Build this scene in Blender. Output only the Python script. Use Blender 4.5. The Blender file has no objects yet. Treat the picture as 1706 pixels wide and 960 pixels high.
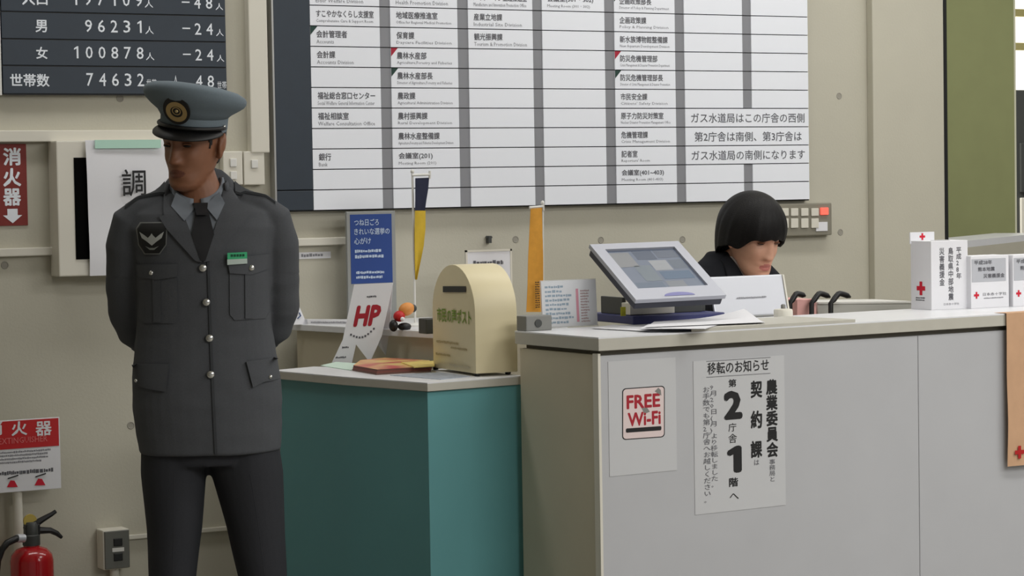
import bpy, bmesh, math, random
from mathutils import Vector, Matrix
from mathutils.bvhtree import BVHTree
random.seed(7)
SC = bpy.context.scene
COL = SC.collection
R = math.radians

# ------------------------------------------------------------------ camera
FPX, ROLL, YAW, PITCH = 4000.0, R(0.95), R(29.44), math.atan(175 / 4000.0)
CAM = Vector((0, 0, 1.45))
FW = Vector((math.sin(YAW) * math.cos(PITCH), math.cos(YAW) * math.cos(PITCH), -math.sin(PITCH)))
R0 = Vector((math.cos(YAW), -math.sin(YAW), 0)); U0 = R0.cross(FW)
RT = R0 * math.cos(ROLL) - U0 * math.sin(ROLL); UP = R0 * math.sin(ROLL) + U0 * math.cos(ROLL)
cd = bpy.data.cameras.new('camera'); cam = bpy.data.objects.new('camera', cd); COL.objects.link(cam)
cd.sensor_width = 36; cd.sensor_fit = 'HORIZONTAL'; cd.lens = FPX / 1706 * 36; cd.clip_end = 100
m = Matrix.Identity(4)
for i in range(3):
    m[i][0], m[i][1], m[i][2], m[i][3] = RT[i], UP[i], -FW[i], CAM[i]
cam.matrix_world = m
SC.camera = cam
SC.view_settings.view_transform = 'Standard'; SC.view_settings.look = 'None'
SC.view_settings.exposure = 0.0; SC.view_settings.gamma = 1; SC.view_settings.use_curve_mapping = False

# ------------------------------------------------------------------ world and ceiling lamps
w = bpy.data.worlds.new('hall'); SC.world = w; w.use_nodes = True
w.node_tree.nodes['Background'].inputs[0].default_value = (1.0, 0.99, 0.97, 1)
w.node_tree.nodes['Background'].inputs[1].default_value = 0.19

def lamp(loc, sx, sy, power, col=(1.0, 0.992, 0.972)):
    l = bpy.data.lights.new('ceiling_lamp', 'AREA'); l.shape = 'RECTANGLE'; l.size = sx; l.size_y = sy
    l.energy = power; l.color = col
    o = bpy.data.objects.new('ceiling_lamp', l); COL.objects.link(o); o.location = loc
    return o
lamp((5.4, 4.0, 3.2), 2.6, .5, 42)
lamp((5.2, 6.2, 3.2), 3.0, .3, 25)
lamp((2.3, 6.4, 3.2), 1.8, .3, 15)
lamp((7.0, 2.4, 3.2), 2.6, .6, 50)
lamp((3.8, 1.4, 3.2), 2.6, .6, 95)
lamp((4.6, -1.0, 3.2), 3.0, .8, 132)
lamp((9.5, 5.5, 3.2), 1.2, 1.2, 30)
lamp((8.0, 8.2, 3.2), 2.4, .8, 26)
lamp((9.5, 12.6, 3.2), 3.0, 1.2, 200)

# ------------------------------------------------------------------ helpers
def ray(u, v): return FW + RT * ((u - 853) / FPX) - UP * ((v - 480) / FPX)
def at(u, v, x=None, y=None, z=None):
    """the point of a known plane (x, y or z given) seen at photo position u, v"""
    d = ray(u, v)
    t = (x - CAM.x) / d.x if x is not None else (y - CAM.y) / d.y if y is not None else (z - CAM.z) / d.z
    return CAM + d * t
def rect(u0, v0, u1, v1, y):
    um, vm = (u0 + u1) / 2, (v0 + v1) / 2
    return at(u0, vm, y=y).x, at(u1, vm, y=y).x, at(um, v1, y=y).z, at(um, v0, y=y).z
def lin(c): return tuple((x / 12.92 if x <= .04045 else ((x + .055) / 1.055) ** 2.4) for x in (k / 255 for k in c))
def mat(name, c, rough=.6, metal=0, noise=0, nscale=40, bump=0, bscale=200, alpha=1, emit=0, spec=.5, coat=0, trans=0):
    M = bpy.data.materials.new(name); M.use_nodes = True
    nt = M.node_tree; b = nt.nodes['Principled BSDF']; L = nt.links
    col = (*lin(c), 1)
    b.inputs['Base Color'].default_value = col; b.inputs['Roughness'].default_value = rough
    b.inputs['Metallic'].default_value = metal; b.inputs['Specular IOR Level'].default_value = spec
    b.inputs['Alpha'].default_value = alpha; b.inputs['Coat Weight'].default_value = coat
    b.inputs['Transmission Weight'].default_value = trans
    if emit:
        b.inputs['Emission Color'].default_value = col; b.inputs['Emission Strength'].default_value = emit
    tc = nt.nodes.new('ShaderNodeTexCoord')
    if noise:
        n = nt.nodes.new('ShaderNodeTexNoise'); n.inputs['Scale'].default_value = nscale; n.inputs['Detail'].default_value = 4
        r = nt.nodes.new('ShaderNodeValToRGB')
        r.color_ramp.elements[0].position = .3; r.color_ramp.elements[1].position = .7
        r.color_ramp.elements[0].color = tuple(max(0, x * (1 - noise)) for x in col[:3]) + (1,)
        r.color_ramp.elements[1].color = tuple(min(1, x * (1 + noise)) for x in col[:3]) + (1,)
        L.new(tc.outputs['Object'], n.inputs['Vector']); L.new(n.outputs['Fac'], r.inputs['Fac']); L.new(r.outputs['Color'], b.inputs['Base Color'])
    if bump:
        n2 = nt.nodes.new('ShaderNodeTexNoise'); n2.inputs['Scale'].default_value = bscale; n2.inputs['Detail'].default_value = 3
        bp = nt.nodes.new('ShaderNodeBump'); bp.inputs['Strength'].default_value = bump; bp.inputs['Distance'].default_value = .004
        L.new(tc.outputs['Object'], n2.inputs['Vector']); L.new(n2.outputs['Fac'], bp.inputs['Height']); L.new(bp.outputs['Normal'], b.inputs['Normal'])
    return M

class MB:
    def __init__(s): s.v = []; s.f = []
    def add(s, vs, fs):
        k = len(s.v); s.v += [Vector(p) for p in vs]; s.f += [tuple(i + k for i in f) for f in fs]; return s
    def box(s, x0, x1, y0, y1, z0, z1):
        return s.add([(x0, y0, z0), (x1, y0, z0), (x1, y1, z0), (x0, y1, z0), (x0, y0, z1), (x1, y0, z1), (x1, y1, z1), (x0, y1, z1)],
                     [(0, 3, 2, 1), (4, 5, 6, 7), (0, 1, 5, 4), (1, 2, 6, 5), (2, 3, 7, 6), (3, 0, 4, 7)])
    def obox(s, o, ax, ay, az):
        """box from a corner and three edge vectors"""
        o, ax, ay, az = Vector(o), Vector(ax), Vector(ay), Vector(az)
        return s.add([o, o + ax, o + ax + ay, o + ay, o + az, o + ax + az, o + ax + ay + az, o + ay + az],
                     [(0, 3, 2, 1), (4, 5, 6, 7), (0, 1, 5, 4), (1, 2, 6, 5), (2, 3, 7, 6), (3, 0, 4, 7)])
    def prism(s, poly, d):
        """closed solid: 3D polygon swept by vector d"""
        n = len(poly); d = Vector(d); p = [Vector(q) for q in poly]
        return s.add(p + [q + d for q in p], [tuple(range(n)), tuple(range(2 * n - 1, n - 1, -1))] + [(i, (i + 1) % n, n + (i + 1) % n, n + i) for i in range(n)])
    def rings(s, rs, caps=True):
        n = len(rs[0]); k = len(rs)
        fs = [(i * n + j, i * n + (j + 1) % n, (i + 1) * n + (j + 1) % n, (i + 1) * n + j) for i in range(k - 1) for j in range(n)]
        if caps: fs += [tuple(range(n - 1, -1, -1)), tuple((k - 1) * n + j for j in range(n))]
        return s.add([p for r in rs for p in r], fs)
    def lathe(s, prof, n=24, c=(0, 0, 0), axis='z'):
        c = Vector(c); rs = []
        for r, h in prof:
            q = []
            for j in range(n):
                a = 2 * math.pi * j / n
                p = (r * math.cos(a), r * math.sin(a), h)
                if axis == 'y': p = (p[0], -p[2], p[1])
                if axis == 'x': p = (p[2], p[0], p[1])
                q.append(c + Vector(p))
            rs.append(q)
        return s.rings(rs)
    def tube(s, pts, rad, n=10):
        pts = [Vector(p) for p in pts]; k = len(pts)
        if not hasattr(rad, '__len__'): rad = [rad] * k
        t = (pts[1] - pts[0]).normalized(); nrm = t.orthogonal().normalized(); rs = []
        for i in range(k):
            t = (pts[min(i + 1, k - 1)] - pts[max(i - 1, 0)]).normalized()
            nrm = (nrm - t * nrm.dot(t)).normalized(); bn = t.cross(nrm)
            rs.append([pts[i] + (nrm * math.cos(2 * math.pi * j / n) + bn * math.sin(2 * math.pi * j / n)) * rad[i] for j in range(n)])
        return s.rings(rs)
    def ell(s, c, r, n=16, k=10, rot=None):
        c = Vector(c); rs = []
        for i in range(k + 1):
            ph = math.pi * (i + .02) / (k + .04)
            q = [Vector((r[0] * math.sin(ph) * math.cos(2 * math.pi * j / n), r[1] * math.sin(ph) * math.sin(2 * math.pi * j / n), -r[2] * math.cos(ph))) for j in range(n)]
            if rot: q = [rot @ p for p in q]
            rs.append([c + p for p in q])
        return s.rings(rs)
    def mesh(s, name, M=None, smooth=False, bevel=0, xf=None):
        me = bpy.data.meshes.new(name)
        me.from_pydata([(xf @ p if xf else p) for p in s.v], [], s.f)
        bm = bmesh.new(); bm.from_mesh(me)
        bmesh.ops.recalc_face_normals(bm, faces=bm.faces)
        if bevel:
            es = [e for e in bm.edges if len(e.link_faces) == 2 and e.calc_face_angle(0) > .6]
            bmesh.ops.bevel(bm, geom=es, offset=bevel, segments=2, profile=.6, affect='EDGES')
        bm.to_mesh(me); bm.free()
        if smooth:
            me.shade_smooth()
            if smooth != 2: me.set_sharp_from_angle(angle=R(38))
        if M: me.materials.append(M)
        return me

def link(name, me, parent=None, loc=None):
    o = bpy.data.objects.new(name, me); COL.objects.link(o)
    if parent: o.parent = parent
    if loc is not None: o.location = loc
    return o
def tag(o, label=None, cat=None, group=None, kind=None):
    if label: o['label'] = label
    if cat: o['category'] = cat
    if group: o['group'] = group
    if kind: o['kind'] = kind
    return o
BASE = {}
def thing(name, label, cat, loc, rz=0, group=None):
    o = bpy.data.objects.new(name, None); COL.objects.link(o); o.empty_display_size = .05
    o.location = loc; o.rotation_euler = (0, 0, rz)
    BASE[o.name] = (Matrix.Translation(loc) @ Matrix.Rotation(rz, 4, 'Z')).inverted()
    return tag(o, label, cat, group)
def root(o):
    while o.parent: o = o.parent
    return o
def part(name, mb, M, parent, smooth=False, bevel=0, local=False, label=None):
    """a mesh under its thing; shapes are given in world metres unless local"""
    xf = None if local else BASE.get(root(parent).name)
    o = link(name, mb.mesh(name, M, smooth, bevel, xf), parent)
    if label: o['label'] = label
    return o
def solo(name, mb, M, label=None, cat=None, group=None, kind=None, smooth=False, bevel=0):
    """a thing that is one mesh, its origin at its base"""
    lo = [min(p[i] for p in mb.v) for i in range(3)]; hi = [max(p[i] for p in mb.v) for i in range(3)]
    c = Vector(((lo[0] + hi[0]) / 2, (lo[1] + hi[1]) / 2, lo[2]))
    o = link(name, mb.mesh(name, M, smooth, bevel, Matrix.Translation(-c)), None, c)
    BASE[o.name] = Matrix.Translation(-c)
    return tag(o, label, cat, group, kind)

# lettering: flat print fitted into a rectangle of a plane
_tc = bpy.data.curves.new('print', 'FONT'); _to = bpy.data.objects.new('print', _tc); COL.objects.link(_to)
_cache = {}
def glyphs(body, bold=0, vertical=False, res=2, space=1.0):
    key = (body, bold, vertical, res, space)
    if key in _cache: return _cache[key]
    _tc.body = body; _tc.offset = 0; _tc.resolution_u = res; _tc.space_character = space
    bpy.context.view_layer.update()
    dg = bpy.context.evaluated_depsgraph_get()
    me = bpy.data.meshes.new_from_object(_to.evaluated_get(dg))
    V = [(v.co.x, v.co.y, 0) for v in me.vertices]; Fc = [tuple(p.vertices) for p in me.polygons]
    bpy.data.meshes.remove(me)
    if body == '1':      # a one with a flag
        V = [(.32, 0, 0), (.32, .70, 0), (.25, .70, 0), (.225, .58, 0), (.225, 0, 0), (.08, .585, 0), (.08, .505, 0)]; Fc = [(0, 1, 2, 3, 4), (2, 5, 6, 3)]
    if bold:
        V0, F0 = V, Fc; V, Fc = list(V0), list(F0); B_ = min(.05, bold * 1.6)
        for q_, (dx, dy) in enumerate(((B_, 0), (-B_, 0), (0, B_), (0, -B_), (B_ * .7, B_ * .7), (-B_ * .7, B_ * .7), (B_ * .7, -B_ * .7), (-B_ * .7, -B_ * .7))):
            k = len(V); V += [(x + dx, y + dy, -2.5e-5 * (q_ + 1)) for x, y, _ in V0]; Fc += [tuple(i + k for i in f) for f in F0]
    _cache[key] = (V, Fc); return V, Fc
def text_mb(body, O, ux, uy, w, h, bold=0, vertical=False, res=2, lift=.0006, shear=0, space=1.0):
    """O = lower left corner; ux, uy unit vectors of the plane"""
    O, ux, uy = Vector(O), Vector(ux).normalized(), Vector(uy).normalized(); n = ux.cross(uy)
    V = []; Fc = []
    if vertical:
        for i, ch in enumerate(body):
            if ch == ' ': continue
            v, f = glyphs(ch, bold, res=res); k = len(V)
            V += [(x, y - i * 1.02, l_) for x, y, l_ in v]; Fc += [tuple(a + k for a in q) for q in f]
    else:
        V, Fc = glyphs(body, bold, res=res, space=space)
    xs = [p[0] for p in V]; ys = [p[1] for p in V]
    x0, x1, y0, y1 = min(xs), max(xs), min(ys), max(ys)
    b = MB(); q = []
    for x, y, l_ in V:
        fx = (x - x0) / max(1e-6, x1 - x0); fy = (y - y0) / max(1e-6, y1 - y0)
        q.append(O + ux * (fx * w + shear * fy * h) + uy * (fy * h) + n * (lift + l_))
    return b.add(q, Fc)
def print_part(body, O, ux, uy, w, h, M, parent, name='lettering', **k):
    mb = text_mb(body, O, ux, uy, w, h, **k)
    me = bpy.data.meshes.new(name); xf = BASE.get(root(parent).name)
    me.from_pydata([xf @ p for p in mb.v], [], mb.f); me.materials.append(M)
    return link(name, me, parent)
def wall_print(body, u0, v0, u1, v1, y, M, parent, **k):
    x0, x1, z0, z1 = rect(u0, v0, u1, v1, y)
    return print_part(body, (x0, y, z0), (1, 0, 0), (0, 0, 1), x1 - x0, z1 - z0, M, parent, **k)
def marks(O, ux, uy, w, h, rows, M, parent, seed=1, fill=.8, name='small_print', cell=.6):
    """fine print too small to read: rows of little dashes"""
    rnd = random.Random(seed); O, ux, uy = Vector(O), Vector(ux).normalized(), Vector(uy).normalized(); n = ux.cross(uy) * .0006
    b = MB(); rh = h / rows
    for r in range(rows):
        x = 0; y = h - (r + 1) * rh + rh * .2; end = w * (fill + (1 - fill) * rnd.random())
        while x < end:
            c = rh * cell * rnd.uniform(.4, 1.1); c = min(c, w - x)
            if c <= 0: break
            y0 = y + rh * .15 * rnd.random(); y1 = y + rh * (.45 + .2 * rnd.random())
            b.add([O + ux * a + uy * d + n for a, d in ((x, y0), (x + c * .8, y0), (x + c * .8, y1), (x, y1))], [(0, 1, 2, 3)])
            x += c
    xf = BASE.get(root(parent).name); me = bpy.data.meshes.new(name)
    me.from_pydata([xf @ p for p in b.v], [], b.f); me.materials.append(M)
    return link(name, me, parent)

# ------------------------------------------------------------------ materials
M_wall = mat('painted_concrete', (194, 190, 174), .75, noise=.035, nscale=3, bump=.12, bscale=120)
M_dent = mat('dent_grey', (158, 154, 143), .8)
M_floor = mat('vinyl_floor', (150, 146, 138), .35, noise=.08, nscale=6)
M_ceil = mat('ceiling_paint', (225, 222, 214), .9)
M_green = mat('olive_panel', (150, 155, 108), .7, noise=.03, nscale=8)
M_black = mat('black_plastic', (16, 16, 17), .45)
M_ink = mat('ink_black', (22, 22, 24), .7)
M_inkg = mat('ink_grey', (92, 92, 98), .7)
M_inkl = mat('ink_light_grey', (140, 140, 146), .7)
M_white = mat('white_plastic', (226, 225, 220), .5)
M_ivory = mat('ivory_plastic', (222, 218, 205), .5)
M_paper = mat('white_paper', (232, 232, 236), .8)
M_plate = mat('white_plate', (243, 246, 253), .45)
M_rail = mat('grey_rail', (140, 141, 146), .5)
M_navy = mat('slate_navy', (40, 51, 63), .45, noise=.05, nscale=20)
M_num = mat('white_print', (238, 243, 250), .6)
M_red = mat('sign_red', (196, 30, 34), .5)
M_dred = mat('faded_sign_red', (128, 38, 30), .6)
M_cross = mat('cross_red', (206, 18, 48), .6)
M_tri_g = mat('dark_green_print', (24, 60, 52), .6)
M_tri_r = mat('crimson_print', (170, 22, 52), .6)
M_ctop = mat('counter_top', (230, 231, 234), .35, noise=.015, nscale=30)
M_cedge = mat('counter_edge', (190, 187, 176), .5, noise=.03, nscale=20)
M_cfront = mat('counter_front', (184, 185, 188), .55, noise=.02, nscale=5)
M_cend = mat('counter_end', (206, 197, 174), .55, noise=.03, nscale=5)
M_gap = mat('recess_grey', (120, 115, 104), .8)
M_mint = mat('teal_laminate', (96, 156, 160), .5, noise=.02, nscale=6)
M_desk = mat('grey_edge', (190, 190, 184), .5)
M_cream = mat('cream_steel', (226, 214, 176), .45)
M_steel = mat('brushed_steel', (176, 176, 174), .35, metal=.7)
M_silver = mat('silver_plastic', (205, 207, 214), .35, metal=.25)
M_grey = mat('grey_plastic', (132, 132, 128), .55)
M_dgrey = mat('dark_grey_plastic', (66, 68, 66), .5)

# ================================================================== the setting
WY = 7.07
def struct(name, mb, M, **k): return solo(name, mb, M, kind='structure', **k)
struct('floor', MB().box(-4, 14, -3, 16, -.1, 0), M_floor)
struct('ceiling', MB().box(-4, 14, -3, 16, 3.3, 3.4), M_ceil)
WALL_END = 5.855
back = struct('wall_back', MB().box(-4, WALL_END, WY, WY + .25, 0, 3.3), M_wall)
struct('wall_left', MB().box(-4.2, -4, -3, 16, 0, 3.3), M_wall)
struct('wall_far', MB().box(WALL_END, 14, 15, 15.2, 0, 3.3), mat('office_wall', (240, 236, 214), .8))
struct('trim_1', MB().box(5.505, 5.838, WY - .035, WY, 0, 3.3), M_wall, bevel=.004)
struct('trim_2', MB().box(5.838, 5.858, WY - .03, WY, 0, 3.3), M_black)
# form-tie dents left in the concrete
for u, v in ((1398, 160), (1400, 387), (1137, 399), (1001, 400), (218, 709), (859, 399), (8, 442), (200, 164), (700, 402)):
    p = at(u, v, y=WY)
    b = MB().lathe([(.0125, -.001), (.0122, .0008), (.0100, .0016), (.0085, .0004)], 18, (p.x, WY, p.z), 'y')
    d = part('tie_dent', b, M_dent, back, smooth=True)
# olive partition seen past the wall's end, with the lit office behind it
gx0, gx1 = at(1560, 200, y=9.6).x, at(1690, 200, y=9.6).x
gp = struct('wall_partition', MB().box(gx0 - .5, gx1, 9.6, 9.7, 0, 3.3), M_green)
struct('trim_3', MB().box(gx1, gx1 + .012, 9.6, 9.7, 0, 3.3), mat('pale_metal_edge', (236, 236, 210), .3, metal=.2))
p0, p1 = at(1600, 402, y=9.2), at(1720, 389, y=9.5)
zc = 1.16
a0, a1 = at(1585, 404, z=zc), at(1740, 388, z=zc)
dv = Vector((-(a1 - a0).y, (a1 - a0).x, 0)).normalized() * .25
lw = thing('office_counter', 'low beige counter with pale top behind the white donation boxes', 'counter', (a0.x, a0.y, 0))
part('body', MB().prism([(a0.x, a0.y, 0), (a1.x, a1.y, 0), (a1.x + dv.x, a1.y + dv.y, 0), (a0.x + dv.x, a0.y + dv.y, 0)], (0, 0, zc - .03)), M_wall, lw)
part('top', MB().prism([(a0.x, a0.y, zc - .03), (a1.x, a1.y, zc - .03), (a1.x + dv.x, a1.y + dv.y, zc - .03), (a0.x + dv.x, a0.y + dv.y, zc - .03)], (0, 0, .03)), M_ctop, lw)
# office window beyond, bright with daylight
wy = 14.9
wx0, wx1, wz0, wz1 = rect(1688, -40, 1790, 190, wy)
win = struct('window_1', MB().box(wx0 - .8, wx1, wy, wy + .05, wz0, wz1 + .2), mat('daylight_pane', (255, 252, 236), .4, emit=1.6))
for v in (22, 78): 
    z = at(1700, v, y=wy).z
    part('window_bar', MB().box(wx0 - .8, wx1, wy - .04, wy, z - .03, z + .03), mat('window_bar_paint', (226, 216, 150), .5), win)
cx0, cx1, cz0, cz1 = rect(1692, 150, 1760, 196, 13.5)
off = thing('office_cabinet', 'dark grey office cabinet in the lit room at the far right edge', 'cabinet', ((cx0 + cx1) / 2, 13.7, 0))
part('body', MB().box(cx0, cx1, 13.5, 13.9, 0, cz1), M_dgrey, off, bevel=.01)
for k in range(4):
    part('drawer', MB().box(cx0 + .03, cx1 - .03, 13.48, 13.5, .12 + k * .4, .48 + k * .4), M_ivory if k < 3 else M_dgrey, off, bevel=.006)

# ================================================================== population board
BY = WY - .03
pb = thing('population_board', 'dark slate board with white population figures above the guard', 'sign board', (2.6, WY, 1.74))
px0, px1 = at(4, 100, y=BY).x, at(377, 100, y=BY).x
pz = [at(190, v, y=BY).z for v in (157.5, 111, 67.5, 23, -21)]
part('backing', MB().box(px0 - .004, px1 + .002, BY + .006, WY, pz[0] - .002, pz[4] + .06), M_black, pb)
part('frame', MB().box(px0 - .016, px0 - .004, BY - .002, WY, pz[0] - .004, pz[4] + .06), M_white, pb, bevel=.002)
rows = [('世帯数', '74632', '世帯', '△ 48', '世帯'), ('女', '100878', '人', '−24', '人'), ('男', '96231', '人', '−24', '人'), ('人口', '197109', '人', '−48', '人')]
for i, (a, n, s1, d, s2) in enumerate(rows):
    r = part('row_panel', MB().box(px0, px1, BY, BY + .006, pz[i] + .002, pz[i + 1] - .002), M_navy, pb, bevel=.001)
    hh = pz[i + 1] - pz[i]; zb = pz[i] + hh * .26; W = px1 - px0
    def t(body, f0, f1, hf, z=zb, **k): print_part(body, (px0 + W * f0, BY, z), (1, 0, 0), (0, 0, 1), W * (f1 - f0), hh * hf, M_num, r, **k)
    zb2 = zb + hh * .04
    if len(a) == 3: t(a, .03, .20, .46, bold=.012)
    elif len(a) == 2: t(a, .09, .20, .44, bold=.012)
    else: t(a, .145, .195, .46, bold=.012)
    f0 = {5: .352, 6: .300}[len(n)]
    for k, ch in enumerate(n):
        c = .612 - (len(n) - 1 - k) * .0568
        wd = .019 if ch == '1' else .031
        t(ch, c - wd / 2 - .008, c + wd / 2 - .008, .46, z=zb2, bold=.004)
    t(s1, .63, .675 if len(s1) == 2 else .668, .30)
    for k, ch in enumerate(d):
        if ch == ' ': continue
        c = .925 - (len(d) - 1 - k) * .054
        wd = {'−': .032, '△': .02}.get(ch, .03)
        if ch == '−': t(ch, c - .018, c + .018, .05, z=zb2 + hh * .18)
        else: t(ch, c - wd / 2, c + wd / 2, .44, z=zb2 - hh * .03, bold=.004)
    t(s2, .955, .998 if len(s2) == 2 else .99, .27, z=zb - hh * .03)

# ================================================================== directory board
DY = WY - .035
db = thing('directory_board', 'large department directory board of white plates on grey and navy backing', 'sign board', (4.2, WY, 1.36))
zb, zt = at(523.3, 350.8, y=DY).z, at(515, 8.4, y=DY).z
pitch = (zt - zb) / 10
colu = [(519.5, 635), (653, 764.5), (782.5, 889.5), (905.5, 1009), (1025.5, 1126), (1141.5, 1238), (1253, 1347)]
colx = [(at(a, 180, y=DY).x, at(b_, 180, y=DY).x) for a, b_ in colu]
xl = at(458, 180, y=DY).x; xr = colx[-1][1]
NR = 13
part('backing', MB().box(xl, xr + .006, DY + .012, WY, zb - .003, zb + NR * pitch + .03), M_black, db)
g = .0032
for z0, z1 in ((zb, zb + pitch), (zb + pitch, zb + NR * pitch)):
    part('side_panel', MB().box(xl, colx[0][0] - .001, DY, DY + .012, z0 + g / 2, z1 - g / 2), M_navy, db, bevel=.0015)
part('edge_strip', MB().box(xl - .006, xl, DY - .002, WY, zb, zb + NR * pitch), M_steel, db)
T = {
 (0, 0): ('高齢者支援課', 'Elder Welfare Division'), (0, 1): ('すこやかなくらし支援室', 'Comprehensive Care & Support Room'), (0, 2): ('会計管理者', 'Accounts', 'g'),
 (0, 3): ('会計課', 'Accounts Division'), (0, 5): ('福祉総合窓口センター', 'Social Welfare General Information Center'), (0, 6): ('福祉相談室', 'Welfare Consultation Office'), (0, 8): ('銀行', 'Bank'),
 (1, 0): ('健康づくり推進課', 'Health Promotion Division'), (1, 1): ('地域医療推進室', 'Office for Regional Medical Promotion'), (1, 2): ('保育課', 'Daycare Facilities Division'),
 (1, 3): ('農林水産部', 'Agriculture,Forestry and Fisheries', 'r'), (1, 4): ('農林水産部長', 'Director of Agriculture,Forestry and Fisheries', 'g'), (1, 5): ('農政課', 'Agricultural Administration Division'),
 (1, 6): ('農村振興課', 'Rural Development Division'), (1, 7): ('農林水産整備課', 'Agriculture,Forestry and Fisheries Development Division'), (1, 8): ('会議室(201)', 'Meeting Room (201)'),
 (2, 0): ('メイド・イン上越推進室', 'Manufacture and Innovation Promotion Office'), (2, 1): ('産業立地課', 'Industrial Site Division'), (2, 2): ('観光振興課', 'Tourism & Promotion Division'),
 (3, 0): ('会議室(301・302)', 'Meeting Room (301・302)'),
 (4, 0): ('企画政策部長', 'Director of Policy & Planning Department', 'g'), (4, 1): ('企画政策課', 'Policy & Planning Division'), (4, 2): ('新水族博物館整備課', 'New Aquarium Development Division'),
 (4, 3): ('防災危機管理部', 'Crisis Management & Disaster Prevention Department', 'r'), (4, 4): ('防災危機管理部長', 'Director of Crisis Management & Disaster Prevention', 'g'),
 (4, 5): ('市民安全課', "Citizens' Safety Division"), (4, 6): ('原子力防災対策室', 'Nuclear Disaster Prevention Management Office'), (4, 7): ('危機管理課', 'Crisis Management Division'),
 (4, 8): ('記者室', "Reporters' Room"), (4, 9): ('会議室(401~403)', 'Meeting Room (401-403)'),
}
BIG = {6: 'ガス水道局はこの庁舎の西側', 7: '第2庁舎は南側、第3庁舎は', 8: 'ガス水道局の南側になります'}
for r in range(-2, 11):
    z1 = zb + (11 - r) * pitch - pitch * 0; z0 = z1 - pitch; z0 += g / 2; z1 -= g / 2
    if r == -2: pass
    part('rail', MB().box(colx[0][0], xr, DY + .004, DY + .012, z0, z1), M_rail, db)
    c = 0
    while c < 7:
        x0, x1 = colx[c]; big = None
        if c == 5 and r in BIG: x1 = colx[6][1]; big = BIG[r]
        e = T.get((c, r))
        poly = [(x0, DY, z0), (x1, DY, z0), (x1, DY, z1), (x0, DY, z1)]
        pl = part('plate', MB().prism(poly, (0, .004, 0)), M_plate, db)
        W = x1 - x0; Y = DY
        if big:
            m0 = .045 if r != 7 else .07
            print_part(big, (x0 + W * m0, Y, z0 + pitch * .2), (1, 0, 0), (0, 0, 1), W * (1 - 2 * m0 + .01), pitch * .52, M_inkg, pl, bold=.004)
        elif e:
            if len(e) > 2:
                tri = MB().add([(x0, Y - .0006, z1), (x0, Y - .0006, z1 - pitch * .42), (x0 + W * .10, Y - .0006, z1)], [(0, 1, 2)])
                part('corner_mark', tri, M_tri_g if e[2] == 'g' else M_tri_r, pl)
            n = sum(.55 if ord(ch) < 128 else 1 for ch in e[0])
            print_part(e[0], (x0 + W * .085, Y, z0 + pitch * .40), (1, 0, 0), (0, 0, 1), W * min(.088 * n, .83), pitch * .36, M_inkg, pl, bold=.012)
            print_part(e[1], (x0 + W * .085, Y, z0 + pitch * .12), (1, 0, 0), (0, 0, 1), W * min(.031 * len(e[1]), .82), pitch * .19, M_inkl, pl, res=1)
        c += 2 if big else 1

# ================================================================== things fixed to the wall
def wall_box(name, u0, v0, u1, v1, d, M, label, cat, bevel=.003, group=None):
    x0, x1, z0, z1 = rect(u0, v0, u1, v1, WY - d)
    return solo(name, MB().box(x0, x1, WY - d, WY, z0, z1), M, label, cat, group, bevel=bevel)
# cable ducts
def duct(name, u0, u1, v0, v1, uref, label, d=.02):
    x0, x1 = at(u0, v0, y=WY - d).x, at(u1, v0, y=WY - d).x; z1, z0 = at(uref, v0, y=WY - d).z, at(uref, v1, y=WY - d).z
    t = thing(name, label, 'cable duct', ((x0 + x1) / 2, WY, z0))
    part('channel', MB().box(x0, x1, WY - d * .6, WY, z0 + .0015, z1 - .0015), M_ivory, t)
    part('cover', MB().box(x0, x1, WY - d, WY - d * .55, z0, z1), M_ivory, t, bevel=.003)
    return t
duct('cable_duct', -60, 372, 217, 236, 120, 'upper horizontal ivory cable duct directly under the population board', .03)
duct('cable_duct', -60, 92, 413, 427, 40, 'ivory cable duct running beneath the narrow red sign')
duct('cable_duct', 300, 578, 396, 409, 540, 'ivory cable duct ending at the blue poster')
duct('cable_duct', 205, 560, 885, 893, 290, 'thin ivory cable duct low on the wall behind the legs of the guard', .012)
x0, x1 = at(417, 120, y=WY - .035).x, at(446, 120, y=WY - .035).x
vt = thing('cable_duct', 'vertical ivory cable duct between the population board and the directory', 'cable duct', (x0, WY, 1.5))
part('channel', MB().box(x0, x1, WY - .02, WY, at(430, 255, y=WY).z, 3.3), M_ivory, vt)
part('cover', MB().box(x0 - .002, x1 + .002, WY - .035, WY - .02, at(430, 255, y=WY).z, 3.3), M_ivory, vt, bevel=.004)
# two switch plates
for k, (ua, ub) in enumerate(((372, 404.5), (406.5, 441))):
    x0, x1, z0, z1 = rect(ua, 252, ub, 308, WY - .03)
    s = thing('switch_plate', ['ivory switch plate nearest the guard, beside his ear', 'ivory switch plate next to the navy edge of the directory'][k], 'switch', ((x0 + x1) / 2, WY, z0), group='switch plates')
    part('plate', MB().box(x0, x1, WY - .03, WY, z0, z1), M_ivory, s, bevel=.003)
    xm = (x0 + x1) / 2
    for q in ((.62,) if k else (.28, .66)):
        zz = z0 + (z1 - z0) * q
        part('switch_button', MB().box(xm - .011, xm + .011, WY - .036, WY - .03, zz - .013, zz + .013), M_white, s, bevel=.002)
# cream display cabinet with dark window
x0, x1, z0, z1 = rect(96, 234, 300, 458, WY - .08)
cb = thing('wall_cabinet', 'cream wall cabinet with a black window beside the guard', 'cabinet', ((x0 + x1) / 2, WY, z0))
part('body', MB().box(x0, x1, WY - .08, WY, z0, z1), M_ivory, cb, bevel=.004)
a, b_, c, d = rect(125, 262, 285, 430, WY - .082)
part('window', MB().box(a, b_, WY - .083, WY - .079, c, d), mat('matte_black', (10, 10, 10), .95, spec=.05), cb)
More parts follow.
